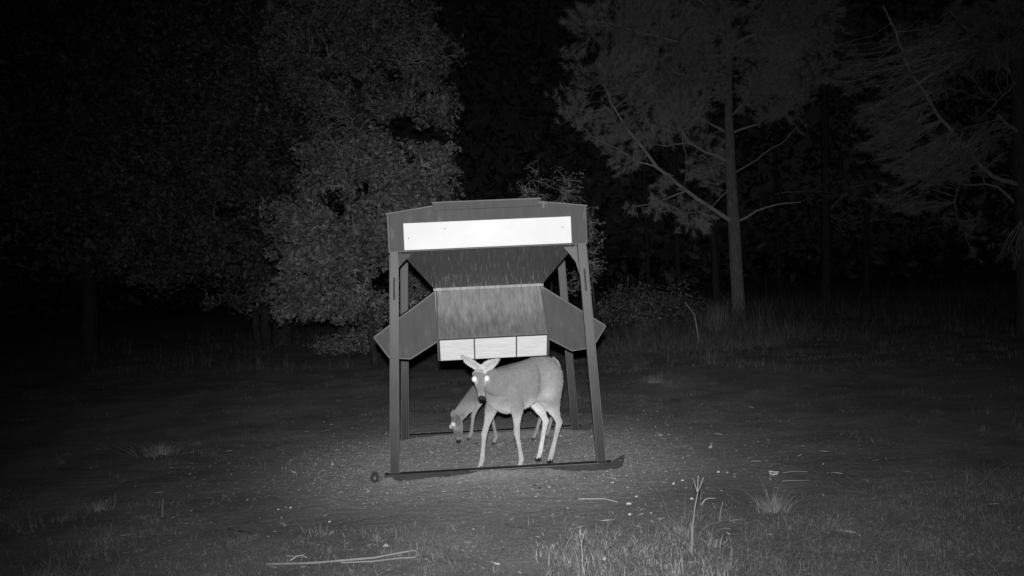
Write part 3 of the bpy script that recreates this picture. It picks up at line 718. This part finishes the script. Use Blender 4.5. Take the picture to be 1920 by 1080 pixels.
# sparse young tree behind the lid, bushes to the right of the feeder
Ys = 19
p = (at(1008, 600, Ys)[0], Ys, 0)
broadleaf('young_tree', 'thin young tree with sparse twigs behind the lid of the feeder', 'tree',
    [([p, at(1010, 480, Ys), at(1010, 380, Ys), at(1008, 285, Ys)], [.04, .03, .018, .006]), ([(p[0] + .15, Ys, 0), at(1040, 470, Ys), at(1062, 340, Ys)], [.03, .02, .006])],
    [cl(1005, 350, Ys, 45, 45, .6), cl(1060, 360, Ys, 42, 50, .6), cl(1020, 420, Ys, 75, 50, .8), cl(1085, 400, Ys, 30, 60, .5), cl(980, 355, Ys, 20, 40, .4)],
    200, 1500, .065, 'trees at the edge of the clearing', clump_r=.17, twig_r=.008)
Ys = 18
p = (at(1112, 610, Ys)[0], Ys, 0)
broadleaf('young_tree', 'leafy sapling close behind the right legs of the feeder', 'tree',
    [([p, at(1112, 540, Ys), at(1110, 430, Ys)], [.035, .025, .008])],
    [cl(1108, 440, Ys, 28, 45, .5), cl(1112, 500, Ys, 24, 40, .5), cl(1095, 410, Ys, 20, 30, .4), cl(1090, 520, Ys, 32, 45, .6)],
    90, 1100, .06, 'trees at the edge of the clearing', clump_r=.16, twig_r=.007)
for (u, v, Y_, ru, rv, n, lab) in ((1180, 565, 21, 60, 40, 2600, 'dark leafy bush between the feeder and the bare pine trunk'), (1255, 560, 23, 60, 38, 1800, 'dim low bush just left of the pine trunk'),
                                  (870, 520, 20, 60, 70, 4500, 'leafy bush seen through the frame behind the feeder neck')):
    q = at(u, v, Y_); bz = (q[0], Y_, 0)
    broadleaf('bush', lab, 'bush', [([bz, (q[0] + .1, Y_, q[2] * .8 + .1)], [.03, .012]), ([(q[0] - .3, Y_, 0), (q[0] - .45, Y_, q[2] + .1)], [.025, .01])],
              [cl(u, v, Y_, ru, rv, .7), cl(u + ru * .5, v + rv * .5, Y_, ru * .7, rv * .8, .6), cl(u - ru * .5, v + rv * .6, Y_, ru * .7, rv * .7, .6)], 130, n, .075, 'bushes', clump_r=.2, twig_r=.006, dark=True)

# ------------------------------------------------------------------ pines on the right
Yp = 25
def pp(L, Y_=Yp, dy=0, curve_y=0):
    return [at(u, v, Y_ + dy * i) for i, (u, v) in enumerate(L)]
pb = at(1386, 600, Yp)
pine('pine_tree', 'largest pine with a bare pale trunk and long crooked limbs right of the feeder',
    [(pb[0], Yp, 0), at(1382, 530, Yp), at(1377, 440, Yp), at(1370, 330, Yp), at(1366, 200, Yp), at(1366, 60, Yp), at(1364, -150, Yp)], [.19, .17, .165, .15, .13, .09, .06, .04],
    [(pp([(1365, 412), (1307, 373), (1288, 358), (1233, 315), (1194, 264), (1167, 229), (1144, 190), (1132, 159)], dy=-.22), .055, .016),
     (pp([(1233, 315), (1202, 305), (1181, 294)], 24.3, -.1), .03, .01), (pp([(1288, 358), (1249, 373), (1218, 383), (1187, 389)], 24.6, -.2), .022, .008),
     (pp([(1358, 311), (1323, 286), (1292, 268), (1272, 237)], dy=-.3), .035, .01), (pp([(1290, 268), (1249, 274), (1222, 270)], 24.4, -.1), .018, .006),
     (pp([(1274, 249), (1286, 288), (1288, 323), (1282, 350)], 24.1, .1), .012, .005), (pp([(1344, 253), (1307, 222), (1280, 156)], dy=.3), .028, .008),
     (pp([(1389, 410), (1436, 389), (1502, 379)], dy=-.2), .032, .012), (pp([(1385, 257), (1420, 233), (1455, 210), (1498, 179)], dy=.2), .03, .01),
     (pp([(1378, 325), (1420, 299), (1467, 268), (1496, 237)], dy=-.3), .016, .007), (pp([(1379, 218), (1400, 187), (1406, 156)]), .02, .008),
     (pp([(1366, 130), (1310, 90), (1200, 60), (1110, 40)], dy=-.3), .035, .01), (pp([(1366, 150), (1280, 140), (1180, 140), (1090, 165)], dy=.4), .035, .01), (pp([(1366, 60), (1300, -10), (1200, -60)]), .03, .01),
     (pp([(1366, 90), (1440, 50), (1540, 10)]), .03, .01), (pp([(1370, 110), (1355, 60), (1345, -20)], dy=-.3), .02, .008),
     (pp([(1181, 294), (1120, 262), (1085, 235)], 24.0, -.1), .014, .006), (pp([(1366, 345), (1330, 395), (1290, 400)], dy=-.3), .016, .006)],
    [cl(1085, 35, 24.4, 45, 30, .7), cl(1120, 120, 24.4, 75, 32, 1.2), cl(1075, 185, 24.2, 42, 35, .8), cl(1110, 225, 24.2, 40, 32, .8), cl(1155, 255, 24.2, 50, 40, 1), cl(1170, 300, 24.2, 40, 24, .7), cl(1205, 385, 24.0, 55, 20, .6), cl(1270, 395, 24.3, 60, 22, .8),
     cl(1250, 345, 24.5, 40, 18, .6), cl(1250, 215, 24.5, 80, 60, 1.3), cl(1200, 140, 24.6, 80, 60, 1.3), cl(1190, 40, 24.6, 100, 50, 1.5), cl(1300, 140, 24.8, 70, 80, 1.6), cl(1310, 40, 24.8, 80, 60, 1.6), cl(1310, 420, 24.5, 42, 22, .6),
     cl(1250, -60, 25, 130, 60, 2), cl(1440, 60, 25, 90, 80, 1.6), cl(1500, 110, 25, 70, 60, 1.3), cl(1530, 20, 25, 60, 60, 1.2), cl(1440, 170, 25, 60, 60, 1.3), cl(1490, 200, 25.2, 40, 40, .8), cl(1330, 300, 25.6, 50, 60, .8)],
    1900, 'pines on the right', n_per=36, dark=False)
# pine beyond with a ball of needles hanging at mid height
q = at(1550, 560, 31)
pine('pine_tree', 'slim dim pine with a bare trunk and one low round mass of needles',
    [(q[0], 31, 0), at(1549, 400, 31), at(1546, 200, 31), at(1544, -100, 31)], [.17, .15, .12, .07],
    [(pp([(1548, 380), (1600, 350), (1680, 335)], 30.8), .04, .015), (pp([(1547, 370), (1490, 360), (1450, 365)], 30.8), .03, .012), (pp([(1547, 150), (1610, 110), (1700, 60)], 30.8), .04, .015), (pp([(1547, 120), (1480, 60), (1430, 20)], 30.8), .04, .015)],
    [cl(1550, 352, 30.6, 75, 38, 1.3), cl(1640, 350, 30.6, 70, 35, 1.2), cl(1600, 90, 31, 130, 90, 2), cl(1520, 20, 31, 100, 80, 2), cl(1600, 420, 30.4, 34, 30, .6)],
    330, 'pines on the right', n_per=26, width=.008)
q = at(1625, 540, 34)
pine('pine_tree', 'very dim thin pine right of the tufted slim pine', [(q[0], 34, 0), at(1624, 380, 34), at(1620, 0, 34)], [.11, .09, .05],
    [(pp([(1622, 300), (1680, 260), (1740, 250)], 34), .03, .01)], [cl(1690, 395, 33.5, 40, 24, .8), cl(1720, 270, 34, 80, 70, 1.6), cl(1640, 180, 34, 90, 80, 1.8)], 180, 'pines on the right', n_per=24, width=.008)
for u, Y_, r, lab in ((1214, 36, .085, 'leftmost thin pine trunk standing in the dark right of the feeder'), (1270, 34, .10, 'thin dim pine trunk left of the leaning one'), (1340, 31, .12, 'slightly leaning bare pine trunk just left of the largest pine'), (1460, 40, .1, 'faint slender pine trunk just right of the largest pine')):
    q = at(u + 3, 545, Y_); ln = -9 if u != 1340 else -14
    pine('pine_tree', lab, [(q[0], Y_, 0), at(u + ln * .3, 420, Y_), at(u + ln, 200, Y_), at(u + ln * 1.6, -60, Y_)], [r, r * .92, r * .75, r * .4],
         [(pp([(u + ln, 160), (u + 40, 100), (u + 70, 60)], Y_), .03, .01)], [cl(u, 60, Y_, 80, 90, 2)], 70, 'pines on the right', n_per=20, width=.008)
# the woods beyond, one dark mass of crowns with a few trunks lost in it
n_ = 60000
P = np.stack([rng.uniform(-60, 60, n_), rng.uniform(46, 58, n_), rng.uniform(0, 26, n_)], 1); P = P[rng.uniform(0, 1, len(P)) < .55 + .45 * np.sin(P[:, 0] * .7 + np.sin(P[:, 2] * .5) * 2)]
Q = np.stack([rng.uniform(-60, 60, 30000), rng.uniform(50, 62, 30000), rng.uniform(0, 28, 30000)], 1)
tag(link('distant_woods', leaves_mesh('distant_woods', np.concatenate([P, Q]), .62), dark_leaf_m), 'black mass of woods closing off the clearing behind everything', 'woods', kind='stuff')
# near pine at the right edge, mostly outside the frame
Yr = 17
q = at(1925, 720, Yr)
pine('pine_tree', 'near pine at the right edge with thick bare limbs and drooping clumps of needles',
    [(q[0], Yr, 0), at(1922, 500, Yr), at(1912, 250, Yr), at(1905, 0, Yr), at(1900, -200, Yr)], [.17, .15, .13, .11, .07],
    [(pp([(1916, 365), (1860, 330), (1820, 290), (1790, 250)], Yr, -.25), .05, .02), (pp([(1912, 275), (1890, 235), (1872, 215)], Yr, -.2), .04, .02), (pp([(1790, 250), (1765, 225), (1735, 175), (1700, 120), (1680, 60), (1655, 10)], 16.4, -.1), .035, .012),
     (pp([(1915, 385), (1870, 350), (1800, 345)], Yr, .3), .035, .012), (pp([(1910, 150), (1840, 90), (1780, 20)], Yr, .2), .035, .012), (pp([(1912, 170), (1880, 180), (1850, 210)], Yr, -.4), .02, .008), (pp([(1800, 345), (1790, 380), (1795, 410)], 17.4), .014, .006)],
    [cl(1830, 440, 16.6, 38, 42, .5), cl(1900, 470, 16.8, 34, 35, .5), cl(1785, 400, 16.9, 22, 35, .4), cl(1740, 300, 16.6, 90, 50, 1), cl(1660, 230, 16.6, 70, 70, 1), cl(1720, 110, 16.7, 90, 70, 1.2), cl(1850, 60, 17, 90, 80, 1.3), cl(1680, 370, 17, 60, 28, .7), cl(1810, 280, 17, 60, 50, .8), cl(1590, 130, 17, 50, 60, .7)],
    520, 'pines on the right', n_per=34, length=.14, width=.003)

# ------------------------------------------------------------------ grass
def blades(name, P, H, Wd, lean, tone=(.7, 1.2), radial=False):
    n = len(P); a = rng.uniform(0, 2 * math.pi, n)
    lean = lean * rng.lognormal(0, .5, n)
    if radial:
        a = np.arctan2(P[:, 1], P[:, 0]) + rng.normal(size=n) * .5; rr_ = np.hypot(P[:, 0], P[:, 1]); lean = lean * (.35 + .9 * rr_ / (rr_.mean() + 1e-6))
    dirv = np.stack([np.cos(a), np.sin(a), np.zeros(n)], 1)
    b_ = a + rng.uniform(1.0, 2.1, n); w = np.stack([np.cos(b_), np.sin(b_), np.zeros(n)], 1) * (Wd * rng.uniform(.6, 1.3, n))[:, None]
    ln = (lean * rng.uniform(.2, 1.6, n) * H)[:, None]
    mid = P + dirv * ln * .35; mid[:, 2] += H * .6; tip = P + dirv * ln; tip[:, 2] += H
    V = np.stack([P - w, P + w, mid + w * .7, mid - w * .7, tip], 1).reshape(-1, 3)
    k = np.arange(n) * 5
    I = np.stack([k, k + 1, k + 2, k, k + 2, k + 3, k + 3, k + 2, k + 4], 1).ravel()
    return np_mesh(name, V, 3, I, np.repeat(rng.uniform(tone[0], tone[1], n), 5))
def inpoly(x, y, poly):
    poly = np.array(poly); r = np.zeros(len(x), bool); j = len(poly) - 1
    for i in range(len(poly)):
        xi, yi = poly[i][:2]; xj, yj = poly[j][:2]
        c = ((yi > y) != (yj > y)) & (x < (xj - xi) * (y - yi) / (yj - yi + 1e-12) + xi); r ^= c; j = i
    return r
def scatter(poly, n, clump=.0, edge=0.0):
    poly = np.array([p[:2] for p in poly]); lo_, hi_ = poly.min(0), poly.max(0); out = []; m = 0
    while m < n:
        q = rng.uniform(lo_, hi_, (n * 2, 2)); d = 0
        x, y = q[:, 0] + rng.normal(size=len(q)) * edge, q[:, 1] + rng.normal(size=len(q)) * edge
        k = inpoly(x, y, poly)
        if clump > 0:
            f = .5 + .5 * np.sin(q[:, 0] * 5.1 + 2 * np.sin(q[:, 1] * 3.7)) * np.sin(q[:, 1] * 6.3 + 1.7 * np.sin(q[:, 0] * 4.1 + 1))
            f2 = .5 + .5 * np.sin(q[:, 0] * 13 + 3 * np.sin(q[:, 1] * 9)) * np.sin(q[:, 1] * 15 + 2 * np.sin(q[:, 0] * 11))
            k &= rng.uniform(0, 1, len(q)) < (1 - clump) + clump * (f * f2) * 2
        out.append(q[k]); m += k.sum()
    q = np.concatenate(out)[:n]
    return np.stack([q[:, 0], q[:, 1], gz(q[:, 0], q[:, 1]) - .004], 1)
def W(*uv): return [gp(u, v) for u, v in uv]
def field(name, poly, n, h, w, lean=.5, clump=.6, edge=.1, tone=(.6, 1.2), cr=.07, per=28):
    m = max(4, n // per); Cc = scatter(poly, m, clump, edge * 3); k = rng.integers(0, m, n)
    rad = cr * rng.lognormal(0, .5, m); hs = rng.lognormal(-.25, .5, m)
    P = Cc[k] + rng.normal(size=(n, 3)) * rad[k][:, None]; P[:, 2] = gz(P[:, 0], P[:, 1]) - .004
    H = h * rng.lognormal(-.1, .4, n) * hs[k]
    return tag(link(name, blades(name, P, H, w, lean, tone), grass_m), kind='stuff')
fg = [W((1150, 1000))[0], W((1260, 975))[0], W((1330, 985))[0], W((1420, 960))[0], W((1500, 975))[0], W((1600, 950))[0], W((1700, 905))[0], W((1960, 880))[0], W((2200, 900))[0], W((2200, 1180))[0], W((1050, 1180))[0], W((1080, 1030))[0]]
tag(field('foreground_grass', fg, 27000, .030, .0024, 1.6, .92, .08, tone=(.4, 1.15)), 'short dry grass over the right foreground', 'grass')
fg2 = W((560, 1000), (760, 985), (900, 1010), (1120, 1000), (1140, 1180), (300, 1180), (330, 1030))
tag(field('foreground_grass', fg2, 6500, .03, .0024, 1.4, .95, .12), 'thin patchy grass in the middle foreground by the pale rod', 'grass')
fg3 = W((0, 960), (120, 940), (260, 945), (330, 1000), (330, 1180), (-260, 1180), (-260, 980))
tag(field('foreground_grass', fg3, 6000, .035, .0024, 1.4, .8, .12), 'short grass in the dark bottom left corner', 'grass')
br = W((1080, 1020), (1180, 985), (1330, 985), (1330, 1180), (1040, 1180))
tag(field('pale_grass', br, 2600, .042, .0028, 1.1, .9, .1, tone=(.7, 2.0)), 'pale longer grass at the bottom beside the forked stalk', 'grass')
mid = W((0, 700), (600, 690), (1150, 650), (2100, 640), (2100, 900), (1500, 900), (1250, 860), (1180, 780), (680, 780), (560, 900), (-100, 940))
tag(field('sparse_grass', mid, 26000, .028, .0028, 1.6, .97, .1, tone=(.5, 1.05)), 'sparse low grass over the trampled clearing', 'grass')
ed = [at(1120, 600, 20.)[:2], at(1950, 600, 19)[:2], at(2200, 600, 30)[:2], at(1100, 600, 34)[:2]]
tag(field('undergrowth', ed, 13000, .34, .006, .8, .8, .6, tone=(.25, .9), cr=.28, per=45), 'tall dim weeds at the foot of the right pines', 'undergrowth')
ed2 = [at(1110, 600, 17.5)[:2], at(1480, 600, 17.5)[:2], at(1560, 600, 21)[:2], at(1110, 600, 21)[:2]]
tag(field('undergrowth', ed2, 6000, .22, .005, .8, .8, .5, tone=(.3, 1.15), cr=.22, per=40), 'low dry weeds between the feeder and the largest pine', 'undergrowth')
ed4 = [at(1090, 600, 13.5)[:2], at(1900, 600, 13.5)[:2], at(1900, 600, 19.5)[:2], at(1110, 600, 19)[:2]]
tag(field('low_weeds', ed4, 4200, .075, .005, 1.0, .8, .6, tone=(.35, 1.1), cr=.16, per=34), 'scattered low weeds in front of the right undergrowth', 'weeds')
ed3 = [at(-100, 600, 18)[:2], at(720, 600, 17)[:2], at(900, 600, 21)[:2], at(900, 600, 30)[:2], at(-300, 600, 30)[:2]]
tag(field('undergrowth', ed3, 7000, .16, .007, .8, .8, .5, tone=(.3, .9), cr=.25, per=40), 'low weeds under the left trees', 'undergrowth')
# thatch and clods round the feeder
def litter(name, poly, n, size, flat, tone, label, clump=.3, elong=1.0):
    P = scatter(poly, n, clump, .3); n = len(P); L = size * rng.lognormal(0, .45, n)
    a, b = rng.uniform(0, 2 * math.pi, n), None
    d = np.stack([np.cos(a), np.sin(a), rng.normal(size=n) * .15], 1); e = np.stack([-np.sin(a), np.cos(a), rng.normal(size=n) * .15], 1)
    P[:, 2] += .003
    top = P + np.array([0, 0, 1]) * (L * flat)[:, None]
    V = np.stack([P - d * L[:, None] * elong, P + e * L[:, None] * .6, P + d * L[:, None] * elong, P - e * L[:, None] * .6, top], 1).reshape(-1, 3)
    k = np.arange(n) * 5; I = np.stack([k, k + 1, k + 4, k + 1, k + 2, k + 4, k + 2, k + 3, k + 4, k + 3, k, k + 4], 1).ravel()
    o = link(name, np_mesh(name, V, 3, I, np.repeat(rng.uniform(*tone, n), 5)), litter_m); return tag(o, label, 'litter', kind='stuff')
ring = [FC + np.array([math.cos(a) * 1.9 - .05, math.sin(a) * 1.5 - .2]) for a in np.linspace(0, 2 * math.pi, 24, endpoint=False)]
litter('feed_crumbs', ring, 12000, .0058, .8, (.3, 1.05), 'pale clods and feed crumbs scattered round the feeder')
allg = W((300, 860), (700, 760), (1200, 740), (1700, 860), (1900, 1150), (200, 1150))
litter('soil_clods', allg, 4000, .005, .8, (.25, 1.0), 'small clods and chips over the clearing')
litter('dead_grass', allg, 1300, .009, .15, (.5, 1.2), 'short bits of dead grass lying on the clearing', elong=3.2)

# countable plants
def tuft(name, u, v, n, h, w, lean, spread, label, cat='grass tuft', group=None, tone=(.5, 1.6)):
    g_ = grd(u, v); P = rng.normal(size=(n, 3)) * np.array([spread, spread * .7, 0]); P[:, 2] = -.01
    P[:, :2] *= rng.uniform(.3, 1, (n, 1))
    me = blades(name, P, h * rng.uniform(.35, 1.15, n), w, lean, tone, radial=True); o = link(name, me, grass_m); o.location = tuple(g_); return tag(o, label, cat, group)
tuft('grass_tuft', 1450, 958, 300, .15, .003, .7, .06, 'spiky tuft of dry grass standing alone right of the forked weed stalk', group='grass tufts')
tuft('grass_tuft', 303, 850, 700, .10, .0035, 1.3, .17, 'low mounded tuft of grass alone in the dark left clearing', group='grass tufts')
tuft('grass_tuft', 372, 833, 120, .05, .003, 1.3, .06, 'small flat tuft just right of the mounded left tuft', group='grass tufts')
tuft('grass_tuft', 1225, 720, 260, .09, .004, 1.3, .17, 'flat pale tuft behind and right of the feeder', group='grass tufts')
tuft('grass_tuft', 1345, 622, 420, .75, .007, .35, .32, 'tall reedy tuft left of the pine trunk', group='grass tufts')
tuft('grass_tuft', 1205, 625, 260, .5, .007, .55, .30, 'broken weedy tuft nearest the feeder in the right undergrowth', group='grass tufts')
tuft('grass_tuft', 1252, 640, 40, .36, .008, .15, .05, 'pair of pale upright stubs in front of the right undergrowth', group='grass tufts')
tuft('grass_tuft', 184, 955, 300, .07, .003, 1.2, .13, 'low tuft at the left near the bottom corner', group='grass tufts')
tuft('grass_tuft', 1275, 1003, 260, .09, .0028, 1.0, .10, 'leaning tuft at the foot of the forked weed stalk', group='grass tufts')
tuft('grass_tuft', 600, 1000, 60, .08, .003, .7, .07, 'small upright tuft above the pale rod', group='grass tufts')
tuft('grass_tuft', 706, 1012, 40, .08, .003, .7, .04, 'tiny forked tuft right of the small upright tuft', group='grass tufts')
def stalk(name, paths, rad, label, m=grass_m, cat='weed', group='weed stalks', tv=1.5):
    base = np.array(paths[0][0], float); b = MB()
    for i, p in enumerate(paths):
        b.tube(np.array(p) - base, np.linspace(rad, rad * .55, len(p)) * (1 if i == 0 else .75), 6)
    me = py_mesh(name, b.V, b.F); a = me.attributes.new('tone', 'FLOAT', 'POINT'); a.data.foreach_set('value', np.full(len(me.vertices), tv, dtype=np.float32))
    o = link(name, me, m, smooth=True); o.location = tuple(base); return tag(o, label, cat, group)
g0 = grd(1298, 1035); Y0 = g0[1]
stalk('weed_stalk', [[g0, at(1299, 985, Y0), at(1303, 950, Y0), at(1308, 925, Y0), at(1309, 891, Y0)], [at(1308, 924, Y0), at(1303, 908, Y0 + .03), at(1301, 897, Y0 + .05)], [at(1308, 924, Y0), at(1315, 906, Y0 - .03), at(1319, 895, Y0 - .04)]], .0045, 'tall forked dead weed stalk with three prongs at its top')
stalk('weed_stalk', [[g0 + (-.012, -.04, 0), at(1297, 1000, Y0 - .03), at(1295, 980, Y0 - .03)]], .004, 'short dead stalk leaning against the foot of the three-pronged stalk')
g0 = grd(1349, 976); Y0 = g0[1]; stalk('weed_stalk', [[g0, at(1351, 958, Y0), at(1356, 940, Y0)]], .004, 'short single stalk between the three-pronged stalk and the spiky tuft')
g0 = grd(1093, 1090); Y0 = g0[1]; stalk('weed_stalk', [[g0, at(1092, 1040, Y0), at(1090, 1020, Y0), at(1096, 996, Y0)], [at(1091, 1022, Y0), at(1087, 1005, Y0), at(1086, 996, Y0)]], .004, 'two-pronged stalk at the bottom edge below the feeder')
g0 = grd(304, 970); Y0 = g0[1]; stalk('weed_stalk', [[g0, at(305, 952, Y0), at(306, 936, Y0)]], .005, 'single dim stalk in the left foreground')
g0 = grd(1310, 640); Y0 = 18.5; g0 = np.array([at(1312, 640, Y0)[0], Y0, 0]); stalk('dead_plant', [[g0, at(1302, 590, Y0), at(1284, 566, Y0)]], .012, 'broken dead stem leaning left beside the tall reedy tuft', m=twig_m, cat='dead plant')
# bent pale rod lying on the ground with its hairpin end
def lying(pts, up=.012): return [grd(u, v) + (0, 0, up) for u, v in pts]
stalk('bent_rod', [lying([(500, 1063), (560, 1060), (600, 1058), (660, 1053), (700, 1049), (740, 1042), (772, 1035), (781, 1035), (784, 1042), (776, 1048), (750, 1050), (700, 1055), (640, 1059)], .014)], .0075, 'pale rod lying in the foreground, bent back on itself like a hairpin', tv=1.6, cat='rod', group=None)
o = bpy.data.objects['bent_rod']
stalk('dead_branch', [lying([(545, 1060), (556, 1053), (566, 1051), (576, 1054)], .03)], .004, 'small arched twig over the dim end of the bent rod', m=twig_m, cat='twig', group='fallen twigs')
stalk('dead_branch', [lying([(430, 994), (436, 995)], .008) , lying([(445, 997), (460, 1000), (470, 1001), (484, 1005)], .008)], .009, 'short black stick lying in the left foreground', m=dark_m, cat='stick', group='fallen twigs')
stalk('dead_branch', [lying([(1085, 938), (1110, 937), (1135, 938), (1158, 942)], .008)], .0035, 'thin pale stick lying below the right legs of the feeder', m=twig_m, cat='stick', group='fallen twigs')
stalk('dead_branch', [lying([(1316, 947), (1322, 939), (1330, 935), (1341, 935)], .008)], .004, 'short bent pale twig right of the three-pronged stalk', m=twig_m, cat='stick', group='fallen twigs')
stalk('dead_branch', [lying([(1468, 887), (1490, 886), (1515, 886)], .003)], .0018, 'pale grass stem lying right of the curled scrap', m=twig_m, cat='stick', group='fallen twigs')
stalk('dead_branch', [lying([(1466, 903), (1490, 902), (1518, 901)], .003)], .0018, 'pale grass stem lying just above the spiky tuft', m=twig_m, cat='stick', group='fallen twigs')
# curled scrap
b = MB(); g0 = grd(1451, 891)
b.tube([g0 * 0 + (-.035, 0, .035), (-.032, -.01, .012), (-.01, -.02, .008), (.02, -.015, .010), (.036, -.005, .022), (.01, .01, .02), (-.03, .005, .03)], .006, 6)
o = b.build('curled_bark', stone_m, smooth=True); o.location = tuple(g0); tag(o, 'curled scrap of pale bark on bare soil above the spiky tuft', 'bark')
# stones
def stone(u, v, w, h, lab, m=stone_m):
    bm = bmesh.new(); bmesh.ops.create_icosphere(bm, subdivisions=2, radius=1)
    w *= .75; h *= .75
    for vt in bm.verts:
        k = 1 + random.uniform(-.16, .16); vt.co = Vector((vt.co.x * w * k, vt.co.y * w * .8 * k, vt.co.z * h * k))
    me = bpy.data.meshes.new('stone'); bm.to_mesh(me); bm.free(); o = link('stone', me, m, smooth=True); p = grd(u, v); o.location = (p[0], p[1], p[2] + h * .3)
    return tag(o, lab, 'stone', 'pale stones on the ground')
for u, v, w, h, lab in ((1347, 886, .017, .015, 'bright pointed stone furthest right below the feeder'), (1179, 945, .026, .012, 'flat white stone at the end of the thin pale stick'), (1181, 965, .015, .014, 'small stone just below the flat white one'),
                        (1263, 908, .013, .018, 'upright pale stone left of the three-pronged stalk'), (1280, 902, .018, .008, 'flat pale chip behind the three-pronged stalk'), (1297, 935, .018, .012, 'dull stone touching the three-pronged stalk'),
                        (1133, 1050, .014, .020, 'white stone in the grass at the bottom edge'), (1193, 931, .014, .009, 'low stone between the stick and the upright stone'), (1149, 906, .013, .010, 'small stone under the right tow plate'),
                        (545, 952, .014, .011, 'pale chip in the left foreground clearing'), (522, 956, .010, .009, 'smallest pale chip beside the left foreground chip'), (618, 978, .012, .010, 'pale chip above the small upright tuft'), (1364, 887, .013, .006, 'flat chip right of the bright pointed stone')):
    stone(u, v, w, h, lab)
for u, v, w, h, lab in ((893, 833, .020, .014, 'dark lump on the soil below the grazing deer'), (845, 1053, .018, .014, 'dark lump right of the bent rod'), (1003, 911, .017, .010, 'dark lump in front of the front skid'), (1012, 917, .018, .012, 'darkest lump close in front of the front skid')):
    o = stone(u, v, w, h, lab, dark_m); o['group'] = 'dark lumps on the ground'
